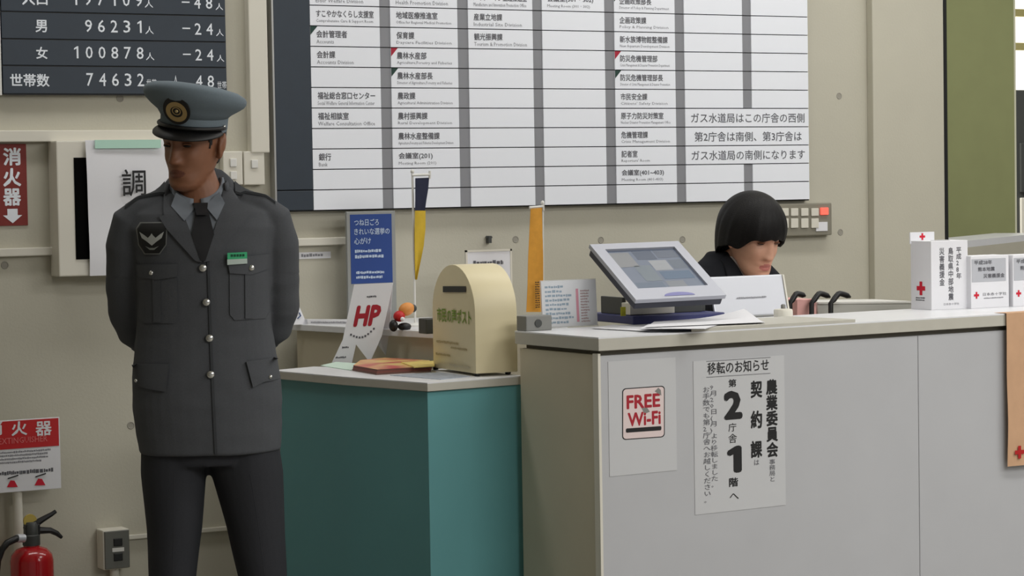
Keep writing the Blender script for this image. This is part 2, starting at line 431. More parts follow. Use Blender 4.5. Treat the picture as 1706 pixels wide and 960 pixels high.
# notice sheet over the cabinet
x0, x1, z0, z1 = rect(145, 233, 330, 457, WY - .095)
nv = MB(); N = 12
g0 = []; 
for j in range(N + 1):
    for i in range(5):
        fx, fz = i / 4, j / N
        g0.append((x0 + (x1 - x0) * fx + (1 - fz) * .006, WY - .088 - .010 * math.sin(fz * 2.6) * (1 - .5 * fx) - .004 * math.sin(fz * 9 + fx * 3) * (1 - fz), z0 + (z1 - z0) * fz))
k = len(g0)
nv.add(g0 + [(p[0], p[1] + .0008, p[2]) for p in g0], [(j * 5 + i, j * 5 + i + 1, (j + 1) * 5 + i + 1, (j + 1) * 5 + i) for j in range(N) for i in range(4)] + [(k + j * 5 + i, k + (j + 1) * 5 + i, k + (j + 1) * 5 + i + 1, k + j * 5 + i + 1) for j in range(N) for i in range(4)])
ns = thing('notice_sheet', 'large white sheet with a black character taped over the cabinet', 'notice', ((x0 + x1) / 2, WY - .1, z0))
part('paper', nv, M_paper, ns, smooth=2)
a, b_, c, d = rect(158, 233, 268, 247, WY - .1)
part('tape', MB().box(a, b_, WY - .1015, WY - .0995, c, d), mat('mint_tape', (186, 226, 208), .35), ns)
wall_print('調', 203, 282, 243, 327, WY - .106, M_ink, ns, bold=.005)
# narrow red fire sign
x0, x1, z0, z1 = rect(-2, 240, 45, 376, WY - .004)
fs = thing('fire_sign', 'narrow faded red vertical sign with white characters and down arrow', 'sign', ((x0 + x1) / 2, WY, z0))
part('board', MB().box(x0, x1, WY - .004, WY, z0, z1), M_dred, fs)
for ch, va, vb in (('消', 246, 276), ('火', 280, 311), ('器', 314, 343)):
    wall_print(ch, 5, va, 35, vb, WY - .004, M_num, fs, bold=.02)
a, b_, c, d = rect(5, 348, 37, 372, WY - .0048); xm = (a + b_) / 2; zm = c + (d - c) * .55
part('arrow', MB().add([(a, WY - .0048, zm), (xm, WY - .0048, c), (b_, WY - .0048, zm), (xm + .016, WY - .0048, zm), (xm + .016, WY - .0048, d), (xm - .016, WY - .0048, d), (xm - .016, WY - .0048, zm)], [(0, 1, 2, 3, 4, 5, 6)]), M_num, fs)
# small name slip and clip on the wall
x0, x1, z0, z1 = rect(498, 420, 551, 431, WY - .003)
sl = thing('label_slip', 'narrow white label slip stuck on the wall under the duct', 'label', ((x0 + x1) / 2, WY, z0))
part('slip', MB().box(x0, x1, WY - .003, WY, z0, z1), M_paper, sl)
marks((x0 + .008, WY - .003, z0 + .002), (1, 0, 0), (0, 0, 1), (x1 - x0) * .8, z1 - z0 - .003, 1, M_inkl, sl, 3)
p = at(812, 399, y=WY)
solo('wall_hook', MB().box(p.x - .006, p.x + .006, WY - .02, WY, p.z - .012, p.z + .012).box(p.x - .012, p.x + .012, WY - .014, WY - .008, p.z + .004, p.z + .010), M_dgrey, 'small dark hook on the wall above the framed notice', 'hook', bevel=.001)
# alarm panel with buttons
x0, x1, z0, z1 = rect(1296, 339, 1386, 393, WY - .03)
x0 -= .05
ap = thing('alarm_panel', 'grey wall panel of pale switches with one glowing red lamp', 'control panel', ((x0 + x1) / 2, WY, z0))
part('plate', MB().box(x0, x1, WY - .03, WY, z0, z1), mat('panel_grey', (142, 138, 124), .5, metal=.2), ap, bevel=.004)
for k, u in enumerate((1308, 1324, 1341, 1358)):
    for q, (va, vb) in enumerate(((347, 360), (364, 380))):
        a, b_, c, d = rect(u - 6, va, u + 6, vb, WY - .035)
        part('switch_button', MB().box(a, b_, WY - .036, WY - .03, c, d), M_ivory, ap, bevel=.002)
a, b_, c, d = rect(1368, 346, 1380, 358, WY - .036)
part('red_lamp', MB().box(a, b_, WY - .038, WY - .03, c, d), mat('lit_red', (255, 96, 80), .3, emit=1.0), ap, bevel=.002, label='glowing red lamp')
a, b_, c, d = rect(1360, 370, 1379, 385, WY - .034)
part('sticker', MB().box(a, b_, WY - .033, WY - .03, c, d), M_paper, ap)
# power outlet box low on the wall
x0, x1, z0, z1 = rect(170, 882, 214, 948, WY - .05)
ob = thing('outlet_box', 'grey surface outlet box low on the wall with black sockets', 'outlet', ((x0 + x1) / 2, WY, z0))
part('box', MB().box(x0, x1, WY - .06, WY, z0, z1), M_ivory, ob, bevel=.004)
part('cover', MB().box(x0 + .004, x1 - .002, WY - .066, WY - .06, z0 + .003, z1 - .003), mat('cover_grey', (112, 112, 106), .4, metal=.4), ob, bevel=.002)
zm = (z0 + z1) / 2; xm = (x0 + x1) / 2 + .003
for s in (1, -1): part('socket', MB().box(xm - .014, xm + .014, WY - .070, WY - .066, zm + s * .023 - .012, zm + s * .023 + .012), M_black, ob, bevel=.002)
part('tag_strip', MB().box(xm - .019, xm + .019, WY - .0685, WY - .066, zm - .006, zm + .006), M_white, ob)
part('conduit', MB().tube([(xm, WY - .03, z0), (xm, WY - .03, 0)], .014, 12), M_ivory, ob, smooth=True)

# ================================================================== fire extinguisher and its stand sign
EY = WY - .16
c = at(53, 930, y=EY)
zt = at(53, 917, y=EY).z
ex = thing('fire_extinguisher', 'red fire extinguisher with black hose and lever by the wall', 'fire extinguisher', (c.x, EY, 0))
part('cylinder', MB().lathe([(.058, .02), (.064, .03), (.064, zt - .03), (.060, zt - .012), (.045, zt + .004), (.024, zt + .012), (.024, zt + .02)], 32, (c.x, EY, 0)), mat('extinguisher_red', (176, 16, 26), .22, coat=.5), ex, smooth=True)
part('base_ring', MB().lathe([(.062, 0), (.064, .004), (.064, .022), (.058, .024)], 32, (c.x, EY, 0)), M_black, ex, smooth=True)
part('valve', MB().lathe([(.026, zt + .016), (.026, zt + .045), (.022, zt + .048), (.022, zt + .075), (.015, zt + .085)], 20, (c.x, EY, 0)), M_dgrey, ex, smooth=True)
def G(u, v, dy=0): return at(u, v, y=EY + dy)
part('handle', MB().tube([G(50, 886), G(66, 884), G(84, 884), G(95, 889), G(103, 896)], [.011, .011, .009, .008, .005], 8), M_black, ex, smooth=True)
lv = part('lever', MB().tube([G(42, 884), G(56, 875), G(72, 865), G(86, 857), G(93, 852)], [.012, .012, .009, .007, .006], 8), M_black, ex, smooth=True)
part('lever_block', MB().box(G(41, 880).x, G(65, 880).x, EY - .014, EY + .014, G(50, 892).z, G(50, 873).z), M_black, ex, bevel=.004)
part('safety_pin', MB().lathe([(.003, -.004), (.020, -.004), (.020, .004), (.003, .004)], 16, G(50, 868), 'y'), mat('pin_yellow', (196, 172, 84), .5), ex, smooth=True)
part('hose', MB().tube([G(40, 897, -.03), G(26, 898, -.04), G(12, 905, -.05), G(3, 916, -.05), G(-4, 935, -.05), G(-8, 980, -.05), G(-2, 1060, -.06)], .0105, 10), M_black, ex, smooth=True)
part('hose_ferrule', MB().tube([G(40, 897, -.03), G(28, 897, -.038)], .0125, 12), M_silver, ex, smooth=True)
SY = WY - .05
st = thing('extinguisher_stand', 'red and white extinguisher instruction sign on a cream post', 'sign', (at(30, 850, y=SY).x, SY, 0))
x0, x1, z0, z1 = rect(-35, 699, 100, 819, SY)
part('post', MB().tube([(at(32, 850, y=SY).x, SY + .015, 0), (at(32, 850, y=SY).x, SY + .015, z0 + .05)], .015, 14), M_ivory, st, smooth=True)
part('base_plate', MB().box(at(32, 850, y=SY).x - .09, at(32, 850, y=SY).x + .09, WY - .09, WY - .01, 0, .012), M_dgrey, st, bevel=.003)
bd = part('sign_board', MB().box(x0, x1, SY - .004, SY, z0, z1), M_paper, st, bevel=.001)
rz = z0 + (z1 - z0) * .60
part('red_band', MB().box(x0 + .004, x1 - .004, SY - .0052, SY - .004, rz, z1 - .003), M_red, st)
yy = SY - .0054
for ch, u0, u1 in (('消', -24, 4), ('火', 19, 45), ('器', 59, 86)): wall_print(ch, u0, 702, u1, 726, yy, M_paper, st, bold=.012)
wall_print('FIRE EXTINGUISHER', -28, 729, 79, 739, yy, mat('pink_print', (226, 120, 120), .6), st, res=1)
marks((x0 + .012, SY - .004, z0 + .085), (1, 0, 0), (0, 0, 1), (x1 - x0) * .92, rz - z0 - .09, 4, M_inkl, st, 5, .7)
for k, (u, v) in enumerate(((-20, 806), (20, 807), (66, 804))):
    p = at(u, v, y=yy)
    part('pictogram', MB().add([(p.x - .016, yy, p.z - .008), (p.x + .018, yy, p.z - .010), (p.x + .008, yy, p.z + .010), (p.x - .004, yy, p.z + .012)], [(0, 1, 2, 3)]), M_cross, st)
    part('pictogram', MB().tube([(p.x - .012, yy - .0002, p.z + .018), (p.x + .004, yy - .0002, p.z + .022), (p.x + .02, yy - .0002, p.z + .026)], .002, 5), M_ink, st)
marks((x0 + .008, SY - .004, z0 + .048), (1, 0, 0), (0, 0, 1), (x1 - x0) * .9, .02, 1, M_inkg, st, 9, .9)

# ================================================================== reception counter
CZ = 1.04
A = Vector((3.294, 5.378, 0)); B = Vector((4.752, 5.453, 0)); ct = (B - A).normalized(); cn = Vector((ct.y, -ct.x, 0))   # cn points to the public
if cn.y > 0: cn = -cn
E_ = A + ct * 3.6
DEP = .41
def C(s, d, z=0): return A + ct * s - cn * d + Vector((0, 0, z))       # s along the front, d back from the front edge
cr = thing('reception_counter', 'long pale reception counter with white top and grey front panels', 'counter', (A.x, A.y, 0))
FT = .036
part('worktop', MB().prism([C(0, 0, CZ - .004), C(3.6, 0, CZ - .004), C(3.6, DEP, CZ - .004), C(0, DEP, CZ - .004)], (0, 0, .004)), M_ctop, cr)
part('edge_band', MB().prism([C(0, 0, CZ - FT), C(3.6, 0, CZ - FT), C(3.6, DEP, CZ - FT), C(0, DEP, CZ - FT)], (0, 0, FT - .004)), M_cedge, cr, bevel=.0015)
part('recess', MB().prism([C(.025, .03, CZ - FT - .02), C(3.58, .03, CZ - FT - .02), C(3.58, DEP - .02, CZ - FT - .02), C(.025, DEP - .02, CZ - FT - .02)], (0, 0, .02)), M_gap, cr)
seam = 1.125
for s0, s1 in ((.012, seam - .001), (seam + .001, 2.3), (2.302, 3.59)):
    part('front_panel', MB().prism([C(s0, .012, .08), C(s1, .012, .08), C(s1, .03, .08), C(s0, .03, .08)], (0, 0, CZ - FT - .014 - .08)), M_cfront, cr, bevel=.0015)
part('corner_trim', MB().prism([C(.004, .010, .0), C(.012, .010, .0), C(.012, .035, .0), C(.004, .035, .0)], (0, 0, CZ - FT - .008)), M_ivory, cr)
part('end_panel', MB().prism([C(.010, .035, .0), C(.026, .035, .0), C(.026, DEP - .01, .0), C(.010, DEP - .01, .0)], (0, 0, CZ - FT - .012)), M_cend, cr)
part('plinth', MB().prism([C(.03, .03, 0), C(3.58, .03, 0), C(3.58, .06, 0), C(.03, .06, 0)], (0, 0, .085)), M_dgrey, cr)
part('back_panel', MB().prism([C(.03, DEP - .03, 0), C(3.58, DEP - .03, 0), C(3.58, DEP - .012, 0), C(.03, DEP - .012, 0)], (0, 0, CZ - FT)), M_cend, cr)

# low teal side ledge with an angled end
LZ = .913
L1, L2, L3 = (at(u, v, z=LZ) for u, v in ((452, 617.2), (712, 638), (874, 626)))
L1.z = L2.z = L3.z = 0
lg = thing('side_ledge', 'low teal laminate ledge with a grey top beside the guard', 'counter', (L2.x, L2.y, 0))
Lm = (L1 + L2) / 2 + Vector((-.012, -.004, 0))
L4 = L3 + Vector((-.03, .36, 0)); L5 = L1 + Vector((.16, .05, 0))
outer = [L5, L1, Lm, L2, L3, L4, L4 + Vector((-.10, .06, 0))]
part('top', MB().prism([p + Vector((0, 0, LZ - .003)) for p in outer], (0, 0, .003)), M_ctop, lg)
part('edge_band', MB().prism([p + Vector((0, 0, LZ - .024)) for p in outer], (0, 0, .021)), M_cedge, lg, bevel=.0015)
ins = [L5 + Vector((-.006, -.012, 0)), L1 + Vector((.018, -.012, 0)), Lm + Vector((.016, .006, 0)), L2 + Vector((.006, .012, 0)), L3 + Vector((-.006, .012, 0)), L4 + Vector((-.006, 0, 0))]
for k in range(5):
    p, q = ins[k], ins[k + 1]; nrm = Vector((-(q - p).y, (q - p).x, 0)).normalized() * .016
    part('side_panel', MB().prism([p, q, q + nrm, p + nrm], (0, 0, LZ - .026)), M_mint, lg)

# raised shelf between the ledge and the wall
SZ = 1.01
S0, S1 = at(486, 540, z=SZ), at(722, 553, z=SZ); sd = (S1 - S0).normalized(); sn = Vector((-sd.y, sd.x, 0))
if sn.x < 0: sn = -sn
S0 = S0 + sd * ((S0.y - WY + .002) / max(1e-6, -sd.y)) if S0.y > WY - .002 else S0
S1 = S1 + sd * .03
sh = thing('raised_shelf', 'raised white shelf behind the teal ledge holding flags and cards', 'shelf', (S1.x, S1.y, 0))
q = [S0, S1, S1 + sn * .52, S0 + sn * .52]; q = [Vector((p.x, min(p.y, WY - .001), 0)) for p in q]
part('top', MB().prism([p + Vector((0, 0, SZ - .02)) for p in q], (0, 0, .02)), M_ctop, sh, bevel=.002)
i0, i1 = q[0] + sn * .02 - sd * 0, q[1] + sn * .02 - sd * .02
part('body', MB().prism([i0, i1, i1 + sn * .48, i0 + sn * .48], (0, 0, SZ - .02)), M_cend, sh)
def shelf(u, v): return at(u, v, z=SZ)

# inner work desk behind the counter
solo('work_desk', MB().box(3.75, 6.6, 6.02, 6.32, .81, .84).box(3.8, 3.84, 6.05, 6.3, 0, .81).box(6.5, 6.54, 6.05, 6.3, 0, .81).box(4.9, 4.94, 6.05, 6.3, 0, .81), M_cedge, 'low inner work desk hidden behind the reception counter', 'desk', bevel=.002)

# ---------------------------------------------------------------- notices on the counter front
def front(u, v, d=.012):
    """point of the counter front plane"""
    dr = ray(u, v); P = C(0, d); t = (P - CAM).dot(cn) / dr.dot(cn)
    return CAM + dr * t
def front_rect(u0, v0, u1, v1, d):
    um, vm = (u0 + u1) / 2, (v0 + v1) / 2
    a, b = front(u0, vm, d), front(u1, vm, d)
    return a, (b - a).length, front(um, v1, d).z, front(um, v0, d).z
def front_sheet(name, u0, v0, u1, v1, M, label, cat, th=.001):
    a, wd, z0, z1 = front_rect(u0, v0, u1, v1, .012)
    t = thing(name, label, cat, (a.x, a.y, z0))
    o = Vector((a.x, a.y, z0)); o += cn * (th + .0003)
    part('sheet', MB().obox(o, ct * wd, -cn * th, (0, 0, z1 - z0)), M, t)
    return t
def front_print(body, u0, v0, u1, v1, M, parent, lift=.0022, **k):
    a, wd, z0, z1 = front_rect(u0, v0, u1, v1, .012)
    return print_part(body, (a.x, a.y, z0), ct, (0, 0, 1), wd, z1 - z0, M, parent, lift=lift, **k)
def front_shape(name, pts, M, parent, lift=.0022):
    b = MB().add([front(u, v) + cn * lift for u, v in pts], [tuple(range(len(pts)))])
    return part(name, b, M, parent)
M_sheet = mat('grey_sheet', (197, 198, 200), .7)
wf = front_sheet('wifi_notice', 1014, 599, 1126, 789, M_sheet, 'white sheet with a boxed free internet sign on the counter front', 'notice')
def rrect(u0, v0, u1, v1, r, n=4, slope=0):
    pts = []
    for cx, cy, a0 in ((u1 - r, v1 - r, 0), (u0 + r, v1 - r, 90), (u0 + r, v0 + r, 180), (u1 - r, v0 + r, 270)):
        for i in range(n + 1):
            a = R(a0 + 90 * i / n); x = cx + r * math.cos(a); pts.append((x, cy + r * math.sin(a) + slope * (x - (u0 + u1) / 2)))
    return pts[::-1]
sl = -.07
front_shape('sign_border', rrect(1036, 645, 1107, 731, 6, slope=sl), M_ink, wf, .0016)
front_shape('sign_field', rrect(1037.6, 646.6, 1105.4, 729.4, 5, slope=sl), mat('pale_pink_print', (226, 208, 206), .7), wf, .0019)
M_wred = mat('dark_red_print', (168, 26, 44), .6)
front_print('FREE', 1043, 657, 1099, 680, M_wred, wf, bold=.02)
front_print('Wi-Fi', 1045, 686, 1100, 709, M_wred, wf, bold=.02)
front_shape('bar', rrect(1042, 712, 1101, 719, 2, slope=sl), M_ink, wf, .0024)
a = front(1044, 727); marks((a.x, a.y, a.z), ct, (0, 0, 1), .08, .006, 1, M_inkg, wf, 4)
front_shape('wave_mark', [(1090, 652), (1096, 646), (1100, 650), (1101, 659), (1096, 656)], M_grey, wf, .0024)
front_shape('wave_mark', [(1068, 680), (1077, 679), (1082, 686), (1073, 690)], M_grey, wf, .0021)

po = front_sheet('relocation_poster', 1156, 597, 1307, 850, M_sheet, 'tall white relocation poster with bold black characters on the counter front', 'poster')
front_print('移転のお知らせ', 1178, 601, 1280, 621, M_ink, po, bold=.006)
for v in (598.5, 625):
    front_shape('rule', [(1176, v + 3.4), (1283, v - 3.4), (1283, v - 2.7), (1176, v + 4.1)], M_inkg, po)
front_print('第', 1213, 632, 1226, 645, M_ink, po, bold=.012)
front_print('2', 1205, 651, 1236, 699, M_ink, po, bold=.035)
front_print('庁', 1213, 705, 1226, 719, M_ink, po)
front_print('舎', 1213, 723, 1227, 738, M_ink, po)
front_print('1', 1211, 743, 1235, 788, M_ink, po, bold=.045)
front_print('階', 1214, 796, 1229, 811, M_ink, po, bold=.015)
front_print('へ', 1215, 822, 1230, 832, M_ink, po)
for ch, va, vb in (('契', 634, 663), ('約', 684, 714), ('課', 734, 763)): front_print(ch, 1250, va, 1269, vb, M_ink, po, bold=.02)
front_print('農業委員会', 1276, 632, 1295, 762, M_ink, po, bold=.022, vertical=True)
front_print('事務局と', 1281, 765, 1291, 802, M_inkg, po, vertical=True)
front_print('は', 1256, 766, 1264, 775, M_inkg, po)
front_print('9月20日(月)より移転しました。', 1183, 642, 1195, 812, M_inkg, po, vertical=True, res=1)
front_print('お手数でも第2庁舎へお越しください。', 1171, 645, 1183, 838, M_inkg, po, vertical=True, res=1)

# tan banner with a red cross hanging over the edge
a, wd, z0, z1 = front_rect(1676, 524, 1800, 771, -.004)
bn = thing('hanging_banner', 'tan sheet with a red cross hanging over the counter edge', 'banner', (a.x, a.y, z0))
zt_ = CZ + .0015
b = MB(); n = 10; pts = []
for j in range(n + 1):
    z = z0 + (zt_ - z0) * j / n
    for i in range(7):
        off = .004 + .006 * (1 - j / n) * math.sin(i * 1.1 + j * .5) ** 2
        p = a + ct * wd * i / 6 + cn * off; pts.append((p.x, p.y, z))
b.add(pts, [(j * 7 + i, j * 7 + i + 1, (j + 1) * 7 + i + 1, (j + 1) * 7 + i) for j in range(n) for i in range(6)])
b.add([a + cn * .004 + Vector((0, 0, zt_ - a.z)), a + ct * wd + cn * .004 + Vector((0, 0, zt_ - a.z)), a + ct * wd - cn * .05 + Vector((0, 0, zt_ - a.z)), a - cn * .05 + Vector((0, 0, zt_ - a.z))], [(0, 1, 2, 3)])
part('cloth', b, mat('tan_cloth', (200, 160, 126), .8, noise=.04, nscale=25), bn, smooth=2)
def cross_mb(c, ux, uy, s, t=None, lift=.0008):
    ux, uy = Vector(ux).normalized(), Vector(uy).normalized(); n = ux.cross(uy) * lift; t = t or s * .32; c = Vector(c)
    P = [(-t, -s), (t, -s), (t, -t), (s, -t), (s, t), (t, t), (t, s), (-t, s), (-t, t), (-s, t), (-s, -t), (-t, -t)]
    return MB().add([c + ux * x + uy * y + n for x, y in P], [(0, 1, 2, 11), (10, 11, 8, 9), (11, 2, 5, 8), (2, 3, 4, 5), (8, 5, 6, 7)])
p = front(1694, 753, -.004)
part('red_cross', cross_mb(p, ct, (0, 0, 1), .019, lift=.012), mat('banner_red', (178, 22, 22), .7), bn)

# ---------------------------------------------------------------- donation boxes
def plane_at(u, v, P, n):
    d = ray(u, v); return CAM + d * ((Vector(P) - CAM).dot(n) / d.dot(n))
def donation(fl, fr, bl, top, label, name='donation_box'):
    """fl, fr, bl: photo positions of the front-left, front-right and back-left foot; top: of the front-left upper corner"""
    a, b_, c = at(*fl, z=CZ), at(*fr, z=CZ), at(*bl, z=CZ)
    ux = (b_ - a); wd = ux.length; ux.normalize(); uy = Vector((-ux.y, ux.x, 0))
    if uy.y < 0: uy = -uy
    dp = max(.06, abs((c - a).dot(uy)))
    h = plane_at(*top, a, -uy).z - CZ
    t = thing(name, label, 'donation box', (a.x, a.y, CZ), group='white donation boxes')
    bo = part('body', MB().obox(a, ux * wd, uy * dp, (0, 0, h)), M_paper, t, bevel=.0015)
    return t, a, ux, uy, wd, dp, h
t, a, ux, uy, wd, dp, h = donation((1552, 517), (1613, 514), (1515, 515), (1553, 402), 'tall white donation box with raised rear flap and vertical black characters')
def bp(fx, fz): return a + ux * wd * fx + Vector((0, 0, h * fz))
for txt, fx0, fx1, fz0, fz1 in (('平成28年', .68, .82, .44, .90), ('鳥取県中部地震', .46, .60, .13, .90), ('災害義援金', .22, .36, .35, .90)):
    print_part(txt, bp(fx0, fz0), ux, (0, 0, 1), wd * (fx1 - fx0), h * (fz1 - fz0), M_inkg, t, vertical=True, bold=.012)
print_part('日本赤十字社', bp(.33, .06), ux, (0, 0, 1), wd * .42, h * .035, M_inkl, t)
sidec = a + uy * dp * .5 + Vector((0, 0, h * .31))
part('red_cross', cross_mb(sidec, -uy, (0, 0, 1), .021), M_cross, t)
marks(a + uy * dp * .75 + Vector((0, 0, h * .12)), -uy, (0, 0, 1), dp * .5, .014, 2, M_inkg, t, 8)
f0 = a + uy * (dp - .004) - ux * .004
part('rear_flap', MB().obox(f0 + Vector((0, 0, h - .01)), ux * wd * .66, uy * .004, (0, 0, .036)), M_paper, t)
part('red_cross', cross_mb(f0 + ux * wd * .33 + Vector((0, 0, h + .012)), ux, (0, 0, 1), .0105), M_cross, t)
part('coin_slot', MB().obox(a + ux * wd * .25 + uy * dp * .4 + Vector((0, 0, h + .0002)), ux * wd * .5, uy * .008, (0, 0, .0006)), M_black, t)
M_pan = mat('grey_label', (186, 188, 194), .7)
for (fl, fr, bl, top, lab) in (((1618, 514.5), (1681, 511), (1613, 512), (1618, 427), 'short white donation box with grey label beside the tall box'), ((1688, 511), (1752, 507.5), (1682, 509), (1688, 425), 'short white donation box cut by the right edge of the photo')):
    t, a, ux, uy, wd, dp, h = donation(fl, fr, bl, top, lab)
    part('label_panel', MB().obox(bp(.02, .50) - uy * .0008, ux * wd * .90, uy * .0006, (0, 0, h * .44)), M_pan, t)
    for txt, x0, x1, zz in (('平成28年', .08, .55, .83), ('熊本地震', .18, .62, .70), ('災害義援金', .32, .88, .57)):
        print_part(txt, bp(x0, zz) - uy * .001, ux, (0, 0, 1), wd * (x1 - x0), h * .085, M_inkg, t, bold=.01)
    part('red_cross', cross_mb(bp(.14, .25), ux, (0, 0, 1), .0105), M_cross, t)
    print_part('日本赤十字社', bp(.31, .23), ux, (0, 0, 1), wd * .62, h * .06, M_inkg, t)
    marks(bp(.33, .165), ux, (0, 0, 1), wd * .58, h * .04, 1, M_inkl, t, 12)

# ---------------------------------------------------------------- things on the counter top
def top(u, v): return at(u, v, z=CZ)
# call bell
p = top(1305, 530)
bl = thing('call_bell', 'round white call button with a grey knob on the counter', 'call bell', p)
part('base', MB().lathe([(.026, 0), (.028, .003), (.028, .022), (.026, .026), (.012, .028)], 28, p), M_ivory, bl, smooth=True)
part('knob', MB().lathe([(.007, .026), (.007, .038), (.004, .041)], 16, p), M_grey, bl, smooth=True)
# thin grey board along the edge and loose papers
q0, q1 = top(1140, 552.5), top(1404, 536)
bd = [C((q0 - A).dot(ct), .003, CZ), C((q1 - A).dot(ct), .003, CZ), top(1312, 532), top(1150, 542)]
solo('edge_board', MB().prism(bd, (0, 0, .009)), M_cedge, 'thin beige board lying along the counter edge under papers', 'board', bevel=.001)
def paper(pix, z, label, curl=0, M=M_paper):
    P = [at(u, v, z=z) for u, v in pix]; n = 8; g = []
    for j in range(n + 1):
        for i in range(n + 1):
            fx, fy = i / n, j / n
            p = (P[0] * (1 - fx) + P[1] * fx) * (1 - fy) + (P[3] * (1 - fx) + P[2] * fx) * fy
            g.append((p.x, p.y, z + curl * max(0, fx - .35) ** 2 * max(0, fy - .2)))
    k = len(g); m_ = n + 1; b = MB()
    b.add(g + [(x, y, zz - .001) for x, y, zz in g], [(j * m_ + i, j * m_ + i + 1, (j + 1) * m_ + i + 1, (j + 1) * m_ + i) for j in range(n) for i in range(n)] + [(k + j * m_ + i, k + (j + 1) * m_ + i, k + (j + 1) * m_ + i + 1, k + j * m_ + i + 1) for j in range(n) for i in range(n)])
    return solo('paper_sheet', b, M, label, 'paper', 'loose papers on the counter', smooth=2)
paper([(985, 547), (1078, 552), (1092, 546), (1020, 541)], CZ + .0025, 'white paper lying in front of the acrylic map stand')
paper([(1066, 548), (1175, 548), (1200, 540), (1080, 540)], CZ + .011, 'white paper lying in front of the navy monitor base')
paper([(1075, 545.5), (1275, 537), (1240, 526), (1090, 536)], CZ + .0135, 'topmost white paper with a raised corner beside the monitor base', curl=.06)

# touch-screen monitor, reclined
mBL = at(1057, 500, y=5.60); mBR = at(1205, 492, y=5.60); mTL = at(985, 407, y=5.84); mTR = at(1135, 401.5, y=5.84)
mx = ((mBR - mBL) + (mTR - mTL)) / 2; mw = mx.length; mx.normalize(); my = ((mTL - mBL) + (mTR - mBR)) / 2; my -= mx * my.dot(mx); mh = my.length; my.normalize(); mn = mx.cross(my)
O = (mBL + mTL) / 2 - my * mh / 2
mo = thing('touch_monitor', 'silver framed touch monitor tilted back on a navy base', 'monitor', (O.x, O.y, CZ))
def mp(fx, fy, h=0): return O + mx * mw * fx + my * mh * fy + mn * h
part('housing', MB().prism([mp(.015, .015, -.035), mp(.985, .015, -.035), mp(.985, .985, -.035), mp(.015, .985, -.035)], mn * .025), mat('monitor_housing', (52, 54, 66), .5), mo, bevel=.004)
ix0, ix1, iy0, iy1 = .12, .90, .19, .90
bz = MB()
for x0, x1, y0, y1 in ((0, 1, 0, iy0), (0, 1, iy1, 1), (0, ix0, iy0, iy1), (ix1, 1, iy0, iy1)):
    bz.prism([mp(x0, y0, -.012), mp(x1, y0, -.012), mp(x1, y1, -.012), mp(x0, y1, -.012)], mn * .012)
part('bezel', bz, mat('bezel_silver', (172, 174, 184), .4, metal=.2), mo)
scr = part('screen', MB().prism([mp(ix0, iy0, -.010), mp(ix1, iy0, -.010), mp(ix1, iy1, -.010), mp(ix0, iy1, -.010)], mn * .003), mat('screen_glow', (96, 106, 124), .4, emit=.10), mo)
for k, (x0, x1, y0, y1, c) in enumerate(((.14, .36, .6, .86, (150, 152, 156)), (.40, .62, .72, .88, (88, 100, 122)), (.64, .88, .74, .88, (104, 114, 132)), (.3, .48, .34, .62, (126, 138, 150)), (.5, .7, .52, .7, (172, 176, 182)), (.52, .86, .36, .5, (92, 116, 146)), (.16, .46, .22, .32, (108, 124, 146)), (.72, .88, .54, .7, (112, 122, 138)), (.5, .7, .22, .33, (140, 146, 154)))):
    part('screen_tile', MB().add([mp(x0, y0, -.0066), mp(x1, y0, -.0066), mp(x1, y1, -.0066), mp(x0, y1, -.0066)], [(0, 1, 2, 3)]), mat('tile_glow', tuple(int(x * .82) for x in c), .45, emit=.10), scr)
lg_ = [mp(.5 + .17 * math.cos(a_), .035 + .06 * math.sin(a_), .0008) for a_ in [math.pi * i / 12 for i in range(13)]]
part('badge', MB().add(lg_, [tuple(range(13))]), mat('violet_badge', (112, 112, 170), .4), mo)
M_mnavy = mat('navy_plastic', (58, 62, 112), .5)
b0, b1 = top(1060, 541), top(1208, 534)
bx_ = (b1 - b0).normalized(); by_ = Vector((-bx_.y, bx_.x, 0)); bwid = (b1 - b0).length
part('base', MB().obox(b0 - bx_ * .01, bx_ * (bwid + .01), by_ * .27, (0, 0, .024)), M_mnavy, mo, bevel=.004)
nk = b0 + bx_ * bwid * .10 + Vector((0, 0, .024)) + by_ * .07
part('neck', MB().obox(nk + bx_ * .10, bx_ * (bwid * .45), by_ * .12, (0, 0, .04)), M_dgrey, mo, bevel=.003)
cbx = b0 + by_ * .035 + Vector((0, 0, .026))
part('front_box', MB().obox(cbx, bx_ * bwid * .50, by_ * .05, (0, 0, .034)), M_ivory, mo, bevel=.002)
for f_ in (.02, .92):
    part('support', MB().obox(b0 + bx_ * bwid * f_ + by_ * .09 + Vector((0, 0, .024)), bx_ * .012, by_ * .13, (0, 0, .05)), M_dgrey, mo, bevel=.002)
pt = cbx - bx_ * .03 + Vector((0, 0, -.002))
part('yellow_tag', MB().obox(pt, bx_ * .016, by_ * .002, (0, 0, .026)), mat('tag_yellow', (206, 200, 50), .6), mo, label='small yellow tag')

